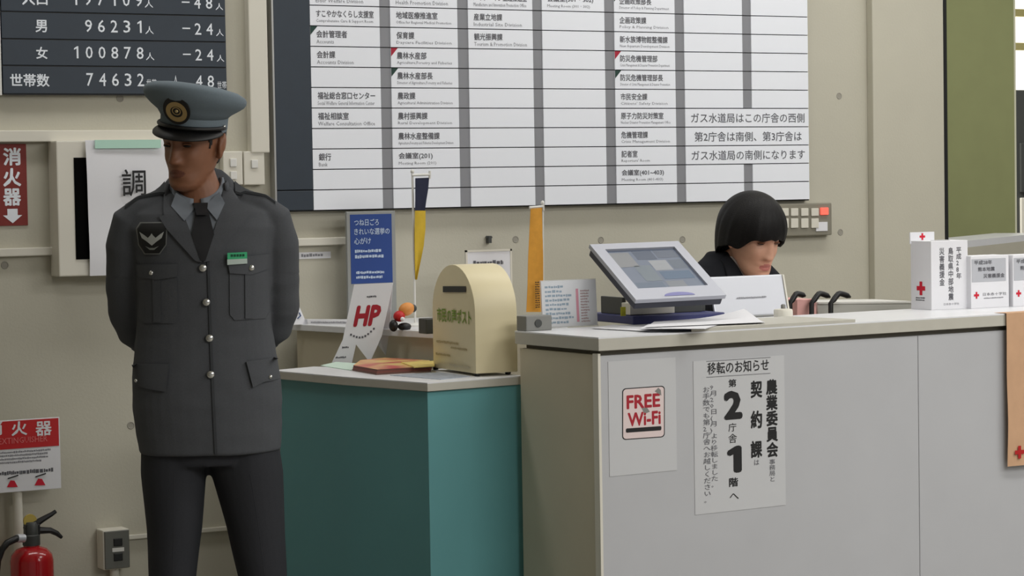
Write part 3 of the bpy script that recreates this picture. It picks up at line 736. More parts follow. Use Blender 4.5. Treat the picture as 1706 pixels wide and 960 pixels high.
# silver screen back facing the public
sy = top(1250, 529).y
x0, x1, z0, z1 = rect(1192, 460, 1313, 529, sy)
sv = thing('silver_display', 'silver display turned away from the public beside the call button', 'display', ((x0 + x1) / 2, sy, CZ))
z0 = CZ + .004
lean = Vector((0, .03, z1 - z0))
part('back_cover', MB().obox((x0, sy, z0), (x1 - x0, 0, 0), (0, .010, 0), lean), M_silver, sv, bevel=.004)
part('screen', MB().obox((x0 + .008, sy + .0102, z0 + .008), (x1 - x0 - .016, 0, 0), (0, .002, 0), lean * .9), M_black, sv)
part('side_frame', MB().obox((x1 + .001, sy - .002, z0 - .002), (.006, 0, 0), (0, .016, 0), lean * 1.01), M_ivory, sv, bevel=.001)
part('foot', MB().box(x0 + .02, x1 - .02, sy - .01, sy + .09, CZ, CZ + .005), M_grey, sv, bevel=.002)
marks((x0 + (x1 - x0) * .32, sy + .010, z0 + (z1 - z0) * .42), (1, 0, 0), lean, (x1 - x0) * .42, .009, 1, M_inkl, sv, 6)

# acrylic stand with a map
ay = top(950, 545).y
x0, x1, z0, z1 = rect(904, 466, 997, 546, ay)
z0 = CZ
M_acr = mat('clear_acrylic', (235, 238, 240), .08, alpha=.35)
ms = thing('map_stand', 'acrylic stand with a street map leaflet and pink stripe', 'leaflet stand', ((x0 + x1) / 2, ay, CZ))
ln = Vector((0, .008, z1 - z0))
mp_ = part('leaflet', MB().obox((x0 + .002, ay + .003, z0 + .003), (x1 - x0 - .004, 0, 0), (0, .001, 0), ln * .96), mat('leaflet_paper', (222, 224, 228), .6), ms)
part('acrylic_sheet', MB().obox((x0, ay + .005, z0), (x1 - x0, 0, 0), (0, .002, 0), ln), M_acr, ms)
part('acrylic_foot', MB().box(x0, x1, ay, ay + .07, CZ, CZ + .002), M_acr, ms)
mu = ln.normalized()
def mq(fx, fz): return Vector((x0 + (x1 - x0) * fx, ay + .003, z0)) + ln * fz
part('pink_stripe', MB().add([mq(.62, .1) - Vector((0, .0006, 0)), mq(.665, .1) - Vector((0, .0006, 0)), mq(.665, .8) - Vector((0, .0006, 0)), mq(.62, .8) - Vector((0, .0006, 0))], [(0, 1, 2, 3)]), mat('stripe_pink', (214, 150, 166), .6), mp_)
marks(mq(.07, .06), (1, 0, 0), ln, (x1 - x0) * .5, (z1 - z0) * .84, 9, mat('map_blue_grey', (150, 168, 184), .6), mp_, 21, .5, name='map_print', cell=1.1)
marks(mq(.70, .08), (1, 0, 0), ln, (x1 - x0) * .16, (z1 - z0) * .7, 12, mat('list_print', (176, 150, 150), .6), mp_, 22, .6)
# grey lock block at the counter's left end
p0 = top(868, 548)
lk = thing('lock_block', 'grey metal block with a round lock at the counter corner', 'lock', p0)
lx0, lx1 = top(864, 548), top(906, 548)
part('block', MB().obox(C(.006, .36, CZ), ct * .085, -cn * .05, (0, 0, .042)), M_grey, lk, bevel=.003)
part('keyhole', MB().lathe([(.0, -.002), (.011, -.002), (.011, .002), (.0, .0025)], 18, C(.045, .359, CZ + .021), 'y'), M_dgrey, lk, smooth=True)

# ring binders / trays behind the counter
by = 6.10
ty = at(1440, 500, y=by)
fr = thing('file_tray', 'long grey file tray behind the counter next to the receptionist', 'tray', (at(1440, 510, y=by).x, by, .84))
x0, x1 = at(1362, 505, y=by).x, at(1522, 505, y=by).x; zt_ = at(1420, 504, y=by).z
part('body', MB().prism([(x0, by, .84), (x1, by, .84), (x1, by, zt_ - .012), (x0, by, zt_)], (0, .2, 0)), M_desk, fr, bevel=.003)
part('rim', MB().prism([(x0, by - .003, zt_), (x1, by - .003, zt_ - .012), (x1, by - .003, zt_ - .006), (x0, by - .003, zt_ + .006)], (0, .206, 0)), M_white, fr)
x0p, x1p = at(1328, 505, y=by - .03).x, at(1360, 505, y=by - .03).x; zp = at(1345, 499, y=by - .03).z
solo('pink_file', MB().box(x0p, x1p, by - .03, by + .15, .84, zp), mat('pink_card', (232, 176, 170), .7), 'pink paper file standing beside the grey file tray', 'file', bevel=.002)
for k, (u0, u1) in enumerate(((1316, 1342), (1352, 1383), (1384, 1417))):
    P = []
    for i in range(11):
        s = i / 10; uu = u0 + (u1 - u0) * (s ** .8); vv = (496 if k else 494) - (7.5 if k else 5) * math.sin(math.pi * min(1, s * .55 + .42)) + 22 * max(0, .35 - s) ** 1.3 * 3
        P.append(at(uu, vv, y=by - .035 - .02 * k))
    P.insert(0, Vector((P[0].x - .002, P[0].y, .841)))
    solo('binder_strap', MB().tube(P, [.008] * 2 + [.009] * 8 + [.006, .003], 10), M_black, ['black curved handle half hidden by the arm of the receptionist', 'black curved handle between the pink file and grey tray', 'black curved handle standing nearest the donation boxes'][k], 'handle', 'black curved handles behind the counter', smooth=True)

# ---------------------------------------------------------------- post box for citizens' letters
pc, pr, pl_ = at(793, 628, z=LZ), at(860, 624, z=LZ), at(722, 617, z=LZ)
fx = (pc - pl_); fw_ = fx.length; fx.normalize(); fd = Vector((-fx.y, fx.x, 0))
if fd.x < 0: fd = -fd
dpt = .13
fn = -fd
ztop = plane_at(757, 441, (pl_ + pc) / 2, fn).z; 
pbx = thing('suggestion_box', 'cream arched steel suggestion box with green characters on the teal ledge', 'post box', pc)
hw = fw_ / 2; zs = ztop - hw * .92
prof = [(0, LZ + .008), (fw_, LZ + .008)] + [(hw + hw * math.cos(math.pi * i / 20), zs + hw * .92 * math.sin(math.pi * i / 20)) for i in range(21)]
part('body', MB().prism([pl_ + fx * x + Vector((0, 0, z - LZ)) for x, z in prof], fd * dpt), M_cream, pbx, bevel=.003, smooth=True)
def fp(u, v, lift=.0015): return plane_at(u, v, pl_, fn) + fn * lift
part('coin_slot', MB().prism([fp(739, 487), fp(777, 487), fp(777, 477), fp(739, 477)], fn * .001), M_black, pbx, label='dark letter slot')
M_pgreen = mat('leaf_green_print', (120, 150, 40), .6)
def post_print(body, u0, v0, u1, v1, M, **k):
    a, b_, c = fp(u0, v1), fp(u1, v1), fp(u0, v0)
    print_part(body, a, fx, (0, 0, 1), (b_ - a).dot(fx), c.z - a.z, M, pbx, **k)
post_print('市民の声ポスト', 729, 512, 786, 536, M_pgreen, bold=.012)
a = fp(728, 594)
M_br = mat('faded_brown_print', (176, 160, 116), .7)
marks(fp(728, 572), fx, (0, 0, 1), .19, .012, 1, M_br, pbx, 31)
marks(fp(752, 583), fx, (0, 0, 1), .12, .012, 1, M_br, pbx, 33)
marks(fp(727, 593), fx, (0, 0, 1), .11, .012, 1, M_br, pbx, 34)
marks(fp(750, 612), fx, (0, 0, 1), .15, .014, 1, mat('pale_print', (206, 196, 166), .7), pbx, 35)
for u, v in ((793, 628), (855, 624), (724, 617)):
    q = at(u, v, z=LZ); part('foot', MB().lathe([(.006, 0), (.008, .002), (.008, .008)], 12, (q.x + (.01 if u < 850 else -.01), q.y + .012, LZ)), M_black, pbx, smooth=True)

# ---------------------------------------------------------------- leaflets on the teal ledge
def ledge_block(name, pix, h, M, label, cat, z=LZ, bevel=0):
    return solo(name, MB().prism([at(u, v, z=z) for u, v in pix], (0, 0, h)), M, label, cat, 'leaflets on the teal ledge', bevel=bevel)
ledge_block('leaflet', [(534, 610), (585, 618), (600, 607), (560, 604)], .002, mat('pale_green_paper', (206, 228, 214), .7), 'pale green leaflet lying on the teal ledge', 'leaflet')
bkp = [(588, 618), (628, 625), (719, 619.5), (715, 609.5), (640, 605), (600, 609)]
bk0 = at(640, 615, z=LZ)
bk = thing('booklet_stack', 'stack of red and orange booklets on the teal ledge', 'booklets', bk0, group='leaflets on the teal ledge')
for k_ in range(3):
    part('booklet', MB().prism([at(u + (k_ - 1) * .8, v, z=LZ) + Vector((0, 0, .0052 * k_)) for u, v in bkp], (0, 0, .0049)), mat('booklet_edge', [(120, 84, 74), (132, 72, 62), (112, 66, 58)][k_], .6), bk)
cov = mat('booklet_cover', (226, 150, 124), .35)
nt = cov.node_tree; nz = nt.nodes.new('ShaderNodeTexNoise'); nz.inputs['Scale'].default_value = 11; rp = nt.nodes.new('ShaderNodeValToRGB'); tcn = nt.nodes.new('ShaderNodeTexCoord')
rp.color_ramp.elements[0].position = .35; rp.color_ramp.elements[0].color = (*lin((206, 84, 84)), 1); rp.color_ramp.elements[1].position = .62; rp.color_ramp.elements[1].color = (*lin((238, 206, 130)), 1)
nt.links.new(tcn.outputs['Object'], nz.inputs['Vector']); nt.links.new(nz.outputs['Fac'], rp.inputs['Fac']); nt.links.new(rp.outputs['Color'], nt.nodes['Principled BSDF'].inputs['Base Color'])
part('cover', MB().prism([at(u + .8, v, z=LZ) + Vector((0, 0, .0156)) for u, v in bkp], (0, 0, .0006)), cov, bk)
ledge_block('leaflet', [(668, 605), (724, 603), (724, 611), (690, 613)], .003, mat('yellow_cover', (232, 208, 116), .5, noise=.12, nscale=30), 'yellow leaflet lying on the red booklets', 'leaflet', z=LZ + .0165)
ledge_block('leaflet', [(650, 626), (735, 633), (783, 628), (730, 621)], .0015, mat('blue_grey_print', (170, 178, 190), .5, noise=.2, nscale=60), 'blue grey leaflet lying in front of the suggestion box', 'leaflet')

# ---------------------------------------------------------------- white tent card
tb = at(590, 604, z=LZ)
tn = Vector((-.72, -.66, .28)).normalized()
def tq(u, v): return plane_at(u, v, tb, tn)
tc_ = thing('tent_card', 'white folded tent card with a large red monogram on the teal ledge', 'card', tb)
poly = [(590, 474), (655, 471), (636, 560), (616, 604), (593, 574), (586, 605), (553, 604), (571, 566)]
part('front_leaf', MB().prism([tq(u, v) for u, v in poly[::-1]], tn * -.0012), M_paper, tc_)
tl, tr = tq(592, 474), tq(654, 471)
rb, lb = at(646, 600, z=LZ), at(622, 596, z=LZ)
part('rear_leaf', MB().prism([tl - tn * .0012, tr - tn * .0012, rb, lb], (.0012, .0012, 0)), M_paper, tc_)
tux = (tq(636, 520) - tq(600, 522)); tux.z *= 1; tux.normalize(); tuy = (tq(600, 500) - tq(590, 545)); tuy = (tuy - tux * tuy.dot(tux)).normalized()
def tprint(body, u0, v0, u1, v1, M, **k):
    a = tq(u0, v1); W_ = (tq(u1, (v0 + v1) / 2) - tq(u0, (v0 + v1) / 2)).length; H_ = (tq(u0, v0) - tq(u0, v1)).length
    print_part(body, a, tux, tuy, W_, H_, M, tc_, lift=.0008, **k)
tprint('HP', 588, 510, 630, 545, M_wred, bold=.03, shear=.18)
marks(tq(611, 498), tux, tuy, .032, .012, 1, M_inkg, tc_, 44, 1)
for k in range(9):
    s = k / 8; p = tq(585 + 38 * s, 558 + 9 * math.sin(math.pi * s) - 10 * s)
    part('small_print', MB().add([p + tn * .001 + tux * a_ + tuy * b_ for a_, b_ in ((-.003, -.003), (.003, -.003), (.003, .003), (-.003, .003))], [(0, 1, 2, 3)]), M_inkg, tc_)
marks(tq(570, 582), tux, tuy, .025, .010, 1, M_inkg, tc_, 41); marks(tq(559, 599), tux, tuy, .035, .010, 1, M_inkg, tc_, 42)

# ---------------------------------------------------------------- things on the raised shelf
# blue poster on a grey stand
yb = 6.98
x0, x1, z0, z1 = rect(579, 352, 660, 545, yb); z0 = SZ
ps = thing('poster_stand', 'blue poster with white characters on a grey stand', 'poster', ((x0 + x1) / 2, yb, SZ))
part('board', MB().box(x0, x1, yb, yb + .012, z0, z1), mat('pale_grey_board', (150, 152, 150), .5), ps, bevel=.002)
part('foot', MB().box(x0 + .01, x1 - .01, yb - .03, yb + .07, SZ, SZ + .008), M_grey, ps, bevel=.002)
a, b_, c, d = rect(584, 357, 653, 472, yb)
part('blue_sheet', MB().box(a, b_, yb - .0012, yb, c, d), mat('poster_blue', (30, 66, 138), .5), ps)
M_pale = mat('pale_blue_print', (188, 204, 226), .6)
for txt, va, vb, ue in (('つね日ごろ', 365, 376, 631), ('きれいな選挙の', 380, 391, 649), ('心がけ', 396, 407, 618)): wall_print(txt, 590, va, ue, vb, yb - .0014, M_pale, ps, bold=.008)
a, b_, c, d = rect(591, 414, 640, 432, yb); marks((a, yb - .0014, c), (1, 0, 0), (0, 0, 1), b_ - a, d - c, 2, M_pale, ps, 51, .8)
a, b_, c, d = rect(593, 450, 640, 466, yb); marks((a, yb - .0014, c), (1, 0, 0), (0, 0, 1), b_ - a, d - c, 2, M_pale, ps, 52, .8)
# small triangular name card and long name plate
pA = shelf(499, 541)
tcd = thing('name_card', 'small white folded card with blue mark at the shelf corner', 'card', pA)
w2 = .026
part('leaf', MB().prism([pA + Vector((-w2, 0, 0)), pA + Vector((w2, 0, 0)), pA + Vector((w2 * .4, .02, .055)), pA + Vector((-w2 * .8, .02, .055))], (0, .0012, 0)), M_paper, tcd)
part('leaf', MB().prism([pA + Vector((-w2, .045, 0)), pA + Vector((w2, .045, 0)), pA + Vector((w2 * .4, .0225, .055)), pA + Vector((-w2 * .8, .0225, .055))], (0, .0012, 0)), M_paper, tcd)
part('blue_mark', MB().tube([pA + Vector((-.004, .004, .020)), pA + Vector((.008, .007, .028)), pA + Vector((.004, .010, .038))], .002, 6), mat('mark_blue', (60, 90, 140), .6), tcd)
n0, n1 = shelf(514, 541), shelf(590, 541.5)
nx = (n1 - n0).normalized()
npl = thing('name_plate', 'long white name plate lying along the raised shelf', 'name plate', n0)
part('plate', MB().prism([n0, n1, n1 + Vector((0, .012, .016)), n0 + Vector((0, .012, .016))], (0, .03, 0)), M_paper, npl)
marks(n0 + nx * .01 + Vector((0, -.0008, .003)), nx, (0, .012, .016), (n1 - n0).length * .9, .011, 1, M_inkl, npl, 61)
# small ornament: no likeness, a toy of balls and a disc
of = shelf(668, 550)
orn = thing('toy_ornament', 'small orange red and black toy ornament on the raised shelf', 'ornament', of)
part('feet', MB().ell(of + Vector((-.025, 0, .014)), (.014, .014, .018)).ell(of + Vector((.012, 0, .010)), (.022, .016, .012)).tube([of + Vector((.01, 0, .01)), of + Vector((.03, 0, .008))], .008), M_black, orn, smooth=True)
part('ball', MB().ell(of + Vector((-.005, 0, .042)), (.018, .018, .017)), M_red, orn, smooth=True)
part('bead', MB().ell(of + Vector((-.004, -.02, .034)), (.007, .006, .007)), M_paper, orn, smooth=True)
part('shell', MB().ell(of + Vector((.022, .004, .062)), (.026, .02, .020), rot=Matrix.Rotation(R(-18), 3, 'Y')), mat('toy_orange', (226, 150, 74), .5), orn, smooth=True)
part('cap_tip', MB().ell(of + Vector((.046, .004, .064)), (.010, .012, .012)), M_dgrey, orn, smooth=True)
# black cube
pq = shelf(711, 557) + sn * .012
solo('black_case', MB().obox(pq + Vector((-.012, 0, 0)), (.05, 0, 0), (0, .05, 0), (0, 0, .045)), M_dgrey, 'small dark case half hidden by the cream suggestion box', 'case', bevel=.003)
# framed notice behind the box
yf = 6.72
x0, x1, z0, z1 = rect(776, 416, 853, 520, yf)
fm = thing('framed_notice', 'small framed notice standing behind the cream suggestion box', 'notice', ((x0 + x1) / 2, yf, SZ))
part('sheet', MB().box(x0 + .006, x1 - .006, yf - .001, yf + .002, SZ + .003, z1 - .006), M_paper, fm)
fb = MB().box(x0, x0 + .006, yf - .003, yf + .004, SZ, z1).box(x1 - .006, x1, yf - .003, yf + .004, SZ, z1).box(x0, x1, yf - .003, yf + .004, z1 - .006, z1)
part('frame', fb, M_ivory, fm); part('foot', MB().box(x0, x1, yf - .02, yf + .05, SZ, SZ + .003), M_ivory, fm)
a, b_, c, d = rect(788, 432, 838, 444, yf); marks((a, yf - .002, c), (1, 0, 0), (0, 0, 1), b_ - a, d - c, 1, M_inkg, fm, 71, 1)
# pennant flags
def flag(pole, base_v, bars, cloths, yb_, label, prints=()):
    t = thing('pennant_flag', label, 'flag', (at(pole[0], base_v, y=yb_).x, yb_, SZ), group='small pennant flags')
    P0 = at(pole[2], base_v, y=yb_); P0.z = SZ; P1 = at(pole[0], pole[1], y=yb_)
    part('pole', MB().tube([P0, P1], .0035, 8), M_white, t, smooth=True)
    part('pole_tip', MB().ell(P1, (.006, .006, .007), 10, 8), M_white, t, smooth=True)
    part('stand', MB().lathe([(.03, 0), (.03, .006), (.008, .012)], 20, (P0.x, yb_, SZ)), M_white, t, smooth=True)
    part('crossbar', MB().tube([at(*bars[0], y=yb_ - .004), at(*bars[1], y=yb_ - .004)], .004, 8), M_white, t, smooth=True)
    part('bar_end', MB().tube([at(bars[1][0], bars[1][1] - 6, y=yb_ - .004), at(bars[1][0], bars[1][1] + 7, y=yb_ - .004)], .004, 8), M_white, t, smooth=True)
    for nm, pts, M in cloths:
        L_, R_ = pts; b = MB(); n = len(L_); V = []
        for j in range(n):
            for i in range(4):
                s = i / 3; V.append(at(L_[j][0] * (1 - s) + R_[j][0] * s, L_[j][1] * (1 - s) + R_[j][1] * s, y=yb_ - .008 - .006 * math.sin(i * 1.3 + j * .9)))
        k = len(V)
        b.add(V + [p + Vector((0, .001, 0)) for p in V], [(j * 4 + i, j * 4 + i + 1, (j + 1) * 4 + i + 1, (j + 1) * 4 + i) for j in range(n - 1) for i in range(3)] + [(k + j * 4 + i, k + (j + 1) * 4 + i, k + (j + 1) * 4 + i + 1, k + j * 4 + i + 1) for j in range(n - 1) for i in range(3)])
        part(nm, b, M, t, smooth=2)
    return t
M_fnavy = mat('flag_navy', (36, 40, 66), .8); M_fyel = mat('flag_yellow', (214, 180, 52), .8, noise=.05, nscale=60); M_for = mat('flag_orange', (222, 158, 58), .8, noise=.06, nscale=50)
flag((687, 286, 692), 552, ((686, 292), (716, 291)), [
    ('upper_cloth', ([(692, 297), (692, 315), (692, 333), (691.5, 351)], [(715, 296), (713.5, 315), (710.5, 333), (708, 351)]), M_fnavy),
    ('lower_cloth', ([(691.5, 351), (691, 380), (691, 410), (691.5, 440), (692, 466)], [(709, 351), (709, 380), (706, 410), (700, 440), (695, 466)]), M_fyel)], 6.62, 'navy and yellow pennant flag on a thin white pole')
fo = flag((904, 338, 905), 540, ((882, 346), (905, 344)), [
    ('lower_cloth', ([(884, 348), (882, 390), (880, 430), (879, 475), (877, 520)], [(903, 346), (904, 390), (905, 430), (905, 475), (906, 520)]), M_for)], 6.45, 'orange pennant flag behind the lock block')
pf = at(892, 514, y=6.432); marks((pf.x, 6.432, pf.z), (1, 0, 0), (0, 0, 1), .017, .084, 12, mat('brown_ink', (70, 52, 30), .7), fo, 77, 1, cell=1.2)

# ================================================================== people
def remesh(mb, size, smooth_it=4, fac=.5):
    """one continuous surface from overlapping closed shapes"""
    me = mb.mesh('tmp'); o = bpy.data.objects.new('tmp', me); COL.objects.link(o)
    m1 = o.modifiers.new('r', 'REMESH'); m1.mode = 'VOXEL'; m1.voxel_size = size
    if smooth_it:
        m2 = o.modifiers.new('s', 'SMOOTH'); m2.iterations = smooth_it; m2.factor = fac
    bpy.context.view_layer.update()
    out = bpy.data.meshes.new_from_object(o.evaluated_get(bpy.context.evaluated_depsgraph_get()))
    bpy.data.objects.remove(o); bpy.data.meshes.remove(me)
    out.shade_smooth()
    return out
def body_part(name, me, mats, parent):
    me.name = name; me.materials.clear()
    for M in mats: me.materials.append(M)
    return link(name, me, parent)
def oval(c, rx, ry, n=28, p=1.0, tilt=0, sh=0):
    c = Vector(c); q = []
    for j in range(n):
        a = 2 * math.pi * j / n; s, k = math.sin(a), math.cos(a)
        q.append(c + Vector((rx * math.copysign(abs(k) ** p, k), ry * math.copysign(abs(s) ** p, s), tilt * k * rx + sh * s * ry)))
    return q
def lerp_tab(tab, z):
    for a, b in zip(tab, tab[1:]):
        if a[0] <= z <= b[0]:
            t = (z - a[0]) / (b[0] - a[0]); t = t * t * (3 - 2 * t) * .4 + t * .6
            return [x + (y - x) * t for x, y in zip(a[1:], b[1:])]
    return list(tab[0][1:] if z < tab[0][0] else tab[-1][1:])
HEAD = [(-.118, -.060, -.030, .012), (-.113, -.080, -.020, .030), (-.100, -.089, -.005, .042), (-.085, -.090, .015, .049), (-.065, -.088, .045, .056), (-.040, -.087, .068, .063), (-.015, -.086, .084, .068),
        (.010, -.086, .092, .072), (.035, -.089, .096, .0745), (.060, -.088, .096, .075), (.080, -.078, .090, .070), (.098, -.058, .074, .057), (.110, -.034, .052, .040), (.117, -.005, .022, .016)]
def g(x, s): return math.exp(-(x / s) ** 2)
def head_mb(mb, xf, sc=1.0, nose=1.0):
    zs = [-.118 + .235 * i / 74 for i in range(75)]; n = 88; rs = []
    for z in zs:
        yf, yb, hw = lerp_tab(HEAD, z); c, hd = (yf + yb) / 2, (yb - yf) / 2; q = []
        for j in range(n):
            a = 2 * math.pi * j / n; s, k = math.sin(a), math.cos(a)
            x = hw * math.copysign(abs(s) ** .88, s); y = c - hd * math.copysign(abs(k) ** .92, k)
            if k > 0:
                fr = min(1, k * 1.6)
                ax = abs(x)
                # nose: ridge that widens to the tip, with wings
                if -.05 < z < .03:
                    t = (.028 - z) / .064
                    A_ = (.004 + .019 * max(0, t) ** 1.2) if z > -.036 else .023 * max(0, 1 - ((-.036 - z) / .010) ** 2)
                    y -= nose * A_ * g(x, .0085 + .006 * max(0, min(1, t)))
                    y -= nose * .008 * g(ax - .013, .006) * g(z + .034, .008)
                y += .011 * g(ax - .031, .016) * g(z - .006, .012) * fr          # eye sockets
                y -= .0055 * g(ax - .030, .024) * g(z - .030, .009) * fr         # brow
                y -= .004 * g(ax - .045, .016) * g(z + .026, .016) * fr          # cheekbone
                y += .004 * g(ax - .043, .014) * g(z + .062, .018) * fr          # hollow cheek
                y -= .0055 * g(x, .021) * (g(z + .060, .0065) + .9 * g(z + .074, .006)) * fr
                y += .0045 * g(x, .024) * g(z + .0665, .0022) * fr
                y += .003 * g(x, .016) * g(z + .083, .006) * fr
                y -= .005 * g(x, .018) * g(z + .100, .011) * fr
            q.append(xf @ (Vector((x, y, z)) * sc))
        rs.append(q)
    mb.rings(rs)
    for s in (-1, 1):      # ears
        rot = Matrix.Rotation(R(-14), 3, 'X') @ Matrix.Rotation(R(s * 22), 3, 'Z')
        e = MB().ell((s * .0765, .012, -.006), (.0075, .019, .034), 16, 10, rot).ell((s * .083, .018, .004), (.005, .015, .025), 14, 8, rot).ell((s * .073, .004, -.030), (.006, .008, .010), 10, 6)
        mb.add([xf @ (p * sc) for p in e.v], e.f)
def hand_mb(mb, wrist, d, up, s=1.0, curl=.5, thumb=1):
    """palm, four fingers and thumb; d = pointing direction, up = back of the hand"""
    d = Vector(d).normalized(); up = Vector(up); up = (up - d * up.dot(d)).normalized(); sd_ = d.cross(up) * thumb
    w_ = Vector(wrist)
    rs = []
    for t, hw_, th in ((-.01, .026, .020), (.02, .034, .017), (.055, .041, .015), (.088, .040, .013)):
        c = w_ + d * t * s
        rs.append([c + sd_ * hw_ * s * math.cos(2 * math.pi * j / 14) + up * th * s * math.sin(2 * math.pi * j / 14) for j in range(14)])
    mb.rings(rs)
    for k, L_ in enumerate((.070, .078, .072, .057)):
        c = w_ + d * .080 * s + sd_ * (.030 - .020 * k) * s; pts = [c]; dirn = d.copy()
        for seg in (.46, .31, .23):
            ang = curl * (.55 if seg == .46 else .75)
            dirn = (dirn * math.cos(ang) - up * math.sin(ang)).normalized() if True else dirn
            nd = dirn; pts.append(pts[-1] + nd * L_ * s * seg)
        mb.tube(pts, [.0098 * s, .0092 * s, .0085 * s, .0070 * s], 9)
    t0 = w_ + d * .022 * s + sd_ * .028 * s
    mb.tube([t0, t0 + (d * .5 + sd_ * .75 - up * .2) * .030 * s, t0 + (d * .9 + sd_ * .85 - up * .4) * .050 * s, t0 + (d * 1.25 + sd_ * .8 - up * .6) * .062 * s], [.012 * s, .011 * s, .0095 * s, .0075 * s], 9)

M_skin = mat('tanned_skin', (138, 92, 66), .5, noise=.05, nscale=60)
M_lip = mat('muted_lips', (116, 70, 54), .5)
M_hairg = mat('greying_black_hair', (30, 28, 27), .6, noise=.3, nscale=300)
M_cloth = mat('grey_serge', (82, 84, 88), .85, noise=.06, nscale=300, bump=.1, bscale=900, spec=.2)
M_cloth_e = mat('grey_serge_edge', (66, 68, 71), .85, spec=.2)
M_trou = mat('dark_trousers', (52, 53, 57), .85, noise=.06, nscale=300, spec=.2)
M_shirt = mat('grey_blue_shirt', (128, 134, 142), .8, spec=.2)
M_tie = mat('black_tie', (22, 22, 26), .7)
M_btn = mat('silver_button', (214, 214, 210), .22, metal=.9)
M_cap = mat('cap_grey', (112, 124, 132), .8, noise=.05, nscale=300, spec=.2)
M_gold = mat('dull_gold', (172, 146, 96), .5, metal=.2)
M_eye = mat('eye_dark', (26, 20, 18), .25)
M_eyew = mat('eye_white', (190, 180, 170), .3)

# ------------------------------------------------------------------ the guard (local frame: front = -y, x to the photo's right)
GP = Vector((2.41, 5.93, 0)); GR = R(-22.1)
gd = thing('person', 'person in a grey uniform and peaked cap standing with hands behind the back', 'person', GP, GR)
HC = Vector((-.016, -.022, 1.566))
HX = Matrix.Translation(HC) @ Matrix.Rotation(R(-36), 4, 'Z') @ Matrix.Rotation(R(8), 4, 'X') @ Matrix.Rotation(R(2), 4, 'Y')
bm_ = MB(); head_mb(bm_, HX)
bm_.rings([oval((.0, .004, 1.38), .085, .07), oval((-.004, .004, 1.43), .066, .064), oval((-.012, .0, 1.47), .056, .060), oval((-.026, -.006, 1.52), .054, .062), oval((-.034, -.004, 1.56), .052, .060)])
bm_.rings([oval((0, .0, z), a, b_) for z, a, b_ in ((.72, .13, .09), (.80, .155, .105), (.92, .15, .10), (1.05, .14, .095), (1.2, .155, .105), (1.32, .165, .10), (1.38, .14, .08), (1.42, .08, .06))])
wr = {-1: Vector((-.045, .185, .985)), 1: Vector((.055, .190, 1.0))}
for s in (-1, 1):
    bm_.tube([(s * .150, .0, 1.375), (s * .182, .014, 1.33), (s * .195, .044, 1.22), (s * .196, .074, 1.13), (s * .176, .108, 1.072), (s * .130, .142, 1.034), (s * .085, .170, 1.005), wr[s]], [.040, .042, .040, .036, .034, .031, .028, .025], 14)
    hand_mb(bm_, wr[s] + Vector((0, .005 * s, 0)), (-s * .92, .10, -.25), (0, 1, 0), .95, .5, thumb=s)
fl, fr_ = Vector((-.125, -.02, 0)), Vector((.175, -.02, 0))
for s, ft, hip, knee in ((-1, fl, (-.088, 0, .78), (-.093, -.01, .45)), (1, fr_, (.095, 0, .78), (.135, -.01, .45))):
    bm_.tube([hip, ((hip[0] + knee[0]) / 2, -.004, .61), knee, (ft.x * .5 + knee[0] * .5, .01, .28), (ft.x, .015, .10), (ft.x, .01, .05)], [.078, .068, .052, .046, .035, .036], 14)
    bm_.ell((ft.x, -.04, .045), (.040, .115, .036), 16, 8)
bme = remesh(bm_, .0032, 3)
hxi = HX.inverted(); me = bme
gbody = body_part('body', me, [M_skin, M_lip], gd)
for p in me.polygons:
    q = hxi @ p.center
    if abs(q.x) < .024 and -.080 < q.z < -.054 and q.y < -.078 and (q.x / .024) ** 2 + ((q.z + .0665) / .011) ** 2 < 1: p.material_index = 1
def head_part(name, mb, M, parent, X, sc=1.0, smooth=2, bevel=0, label=None):
    b = MB(); b.add([X @ (p * sc) for p in mb.v], mb.f)
    return part(name, b, M, parent, smooth=smooth, local=True, bevel=bevel, label=label)
def eye_set(parent, X, sc, M_brow, open_=1.0):
    for s in (-1, 1):
        head_part('eye', MB().ell((s * .031, -.0755, .006), (.0125, .006, .0045 * open_), 16, 8), M_eye, parent, X, sc)
        head_part('eyelid', MB().tube([Vector((s * (.018 + .026 * i / 6), -.0825 + .010 * (abs(i - 2.5) / 3.5) ** 2, .006 + .0052 * math.sin(math.pi * (i + .5) / 7))) for i in range(7)], [.0012, .002, .0022, .0022, .0022, .002, .0012], 6), M_skin, parent, X, sc)
        head_part('eyebrow', MB().tube([Vector((s * (.012 + .036 * i / 6), -.0925 + .013 * (i / 6) ** 2, .0265 + .006 * math.sin(math.pi * (i + 1) / 8))) for i in range(7)], [.002, .0034, .0036, .0034, .003, .0024, .0014], 6), M_brow, parent, X, sc)
eye_set(gbody, HX, 1.0, M_hairg)
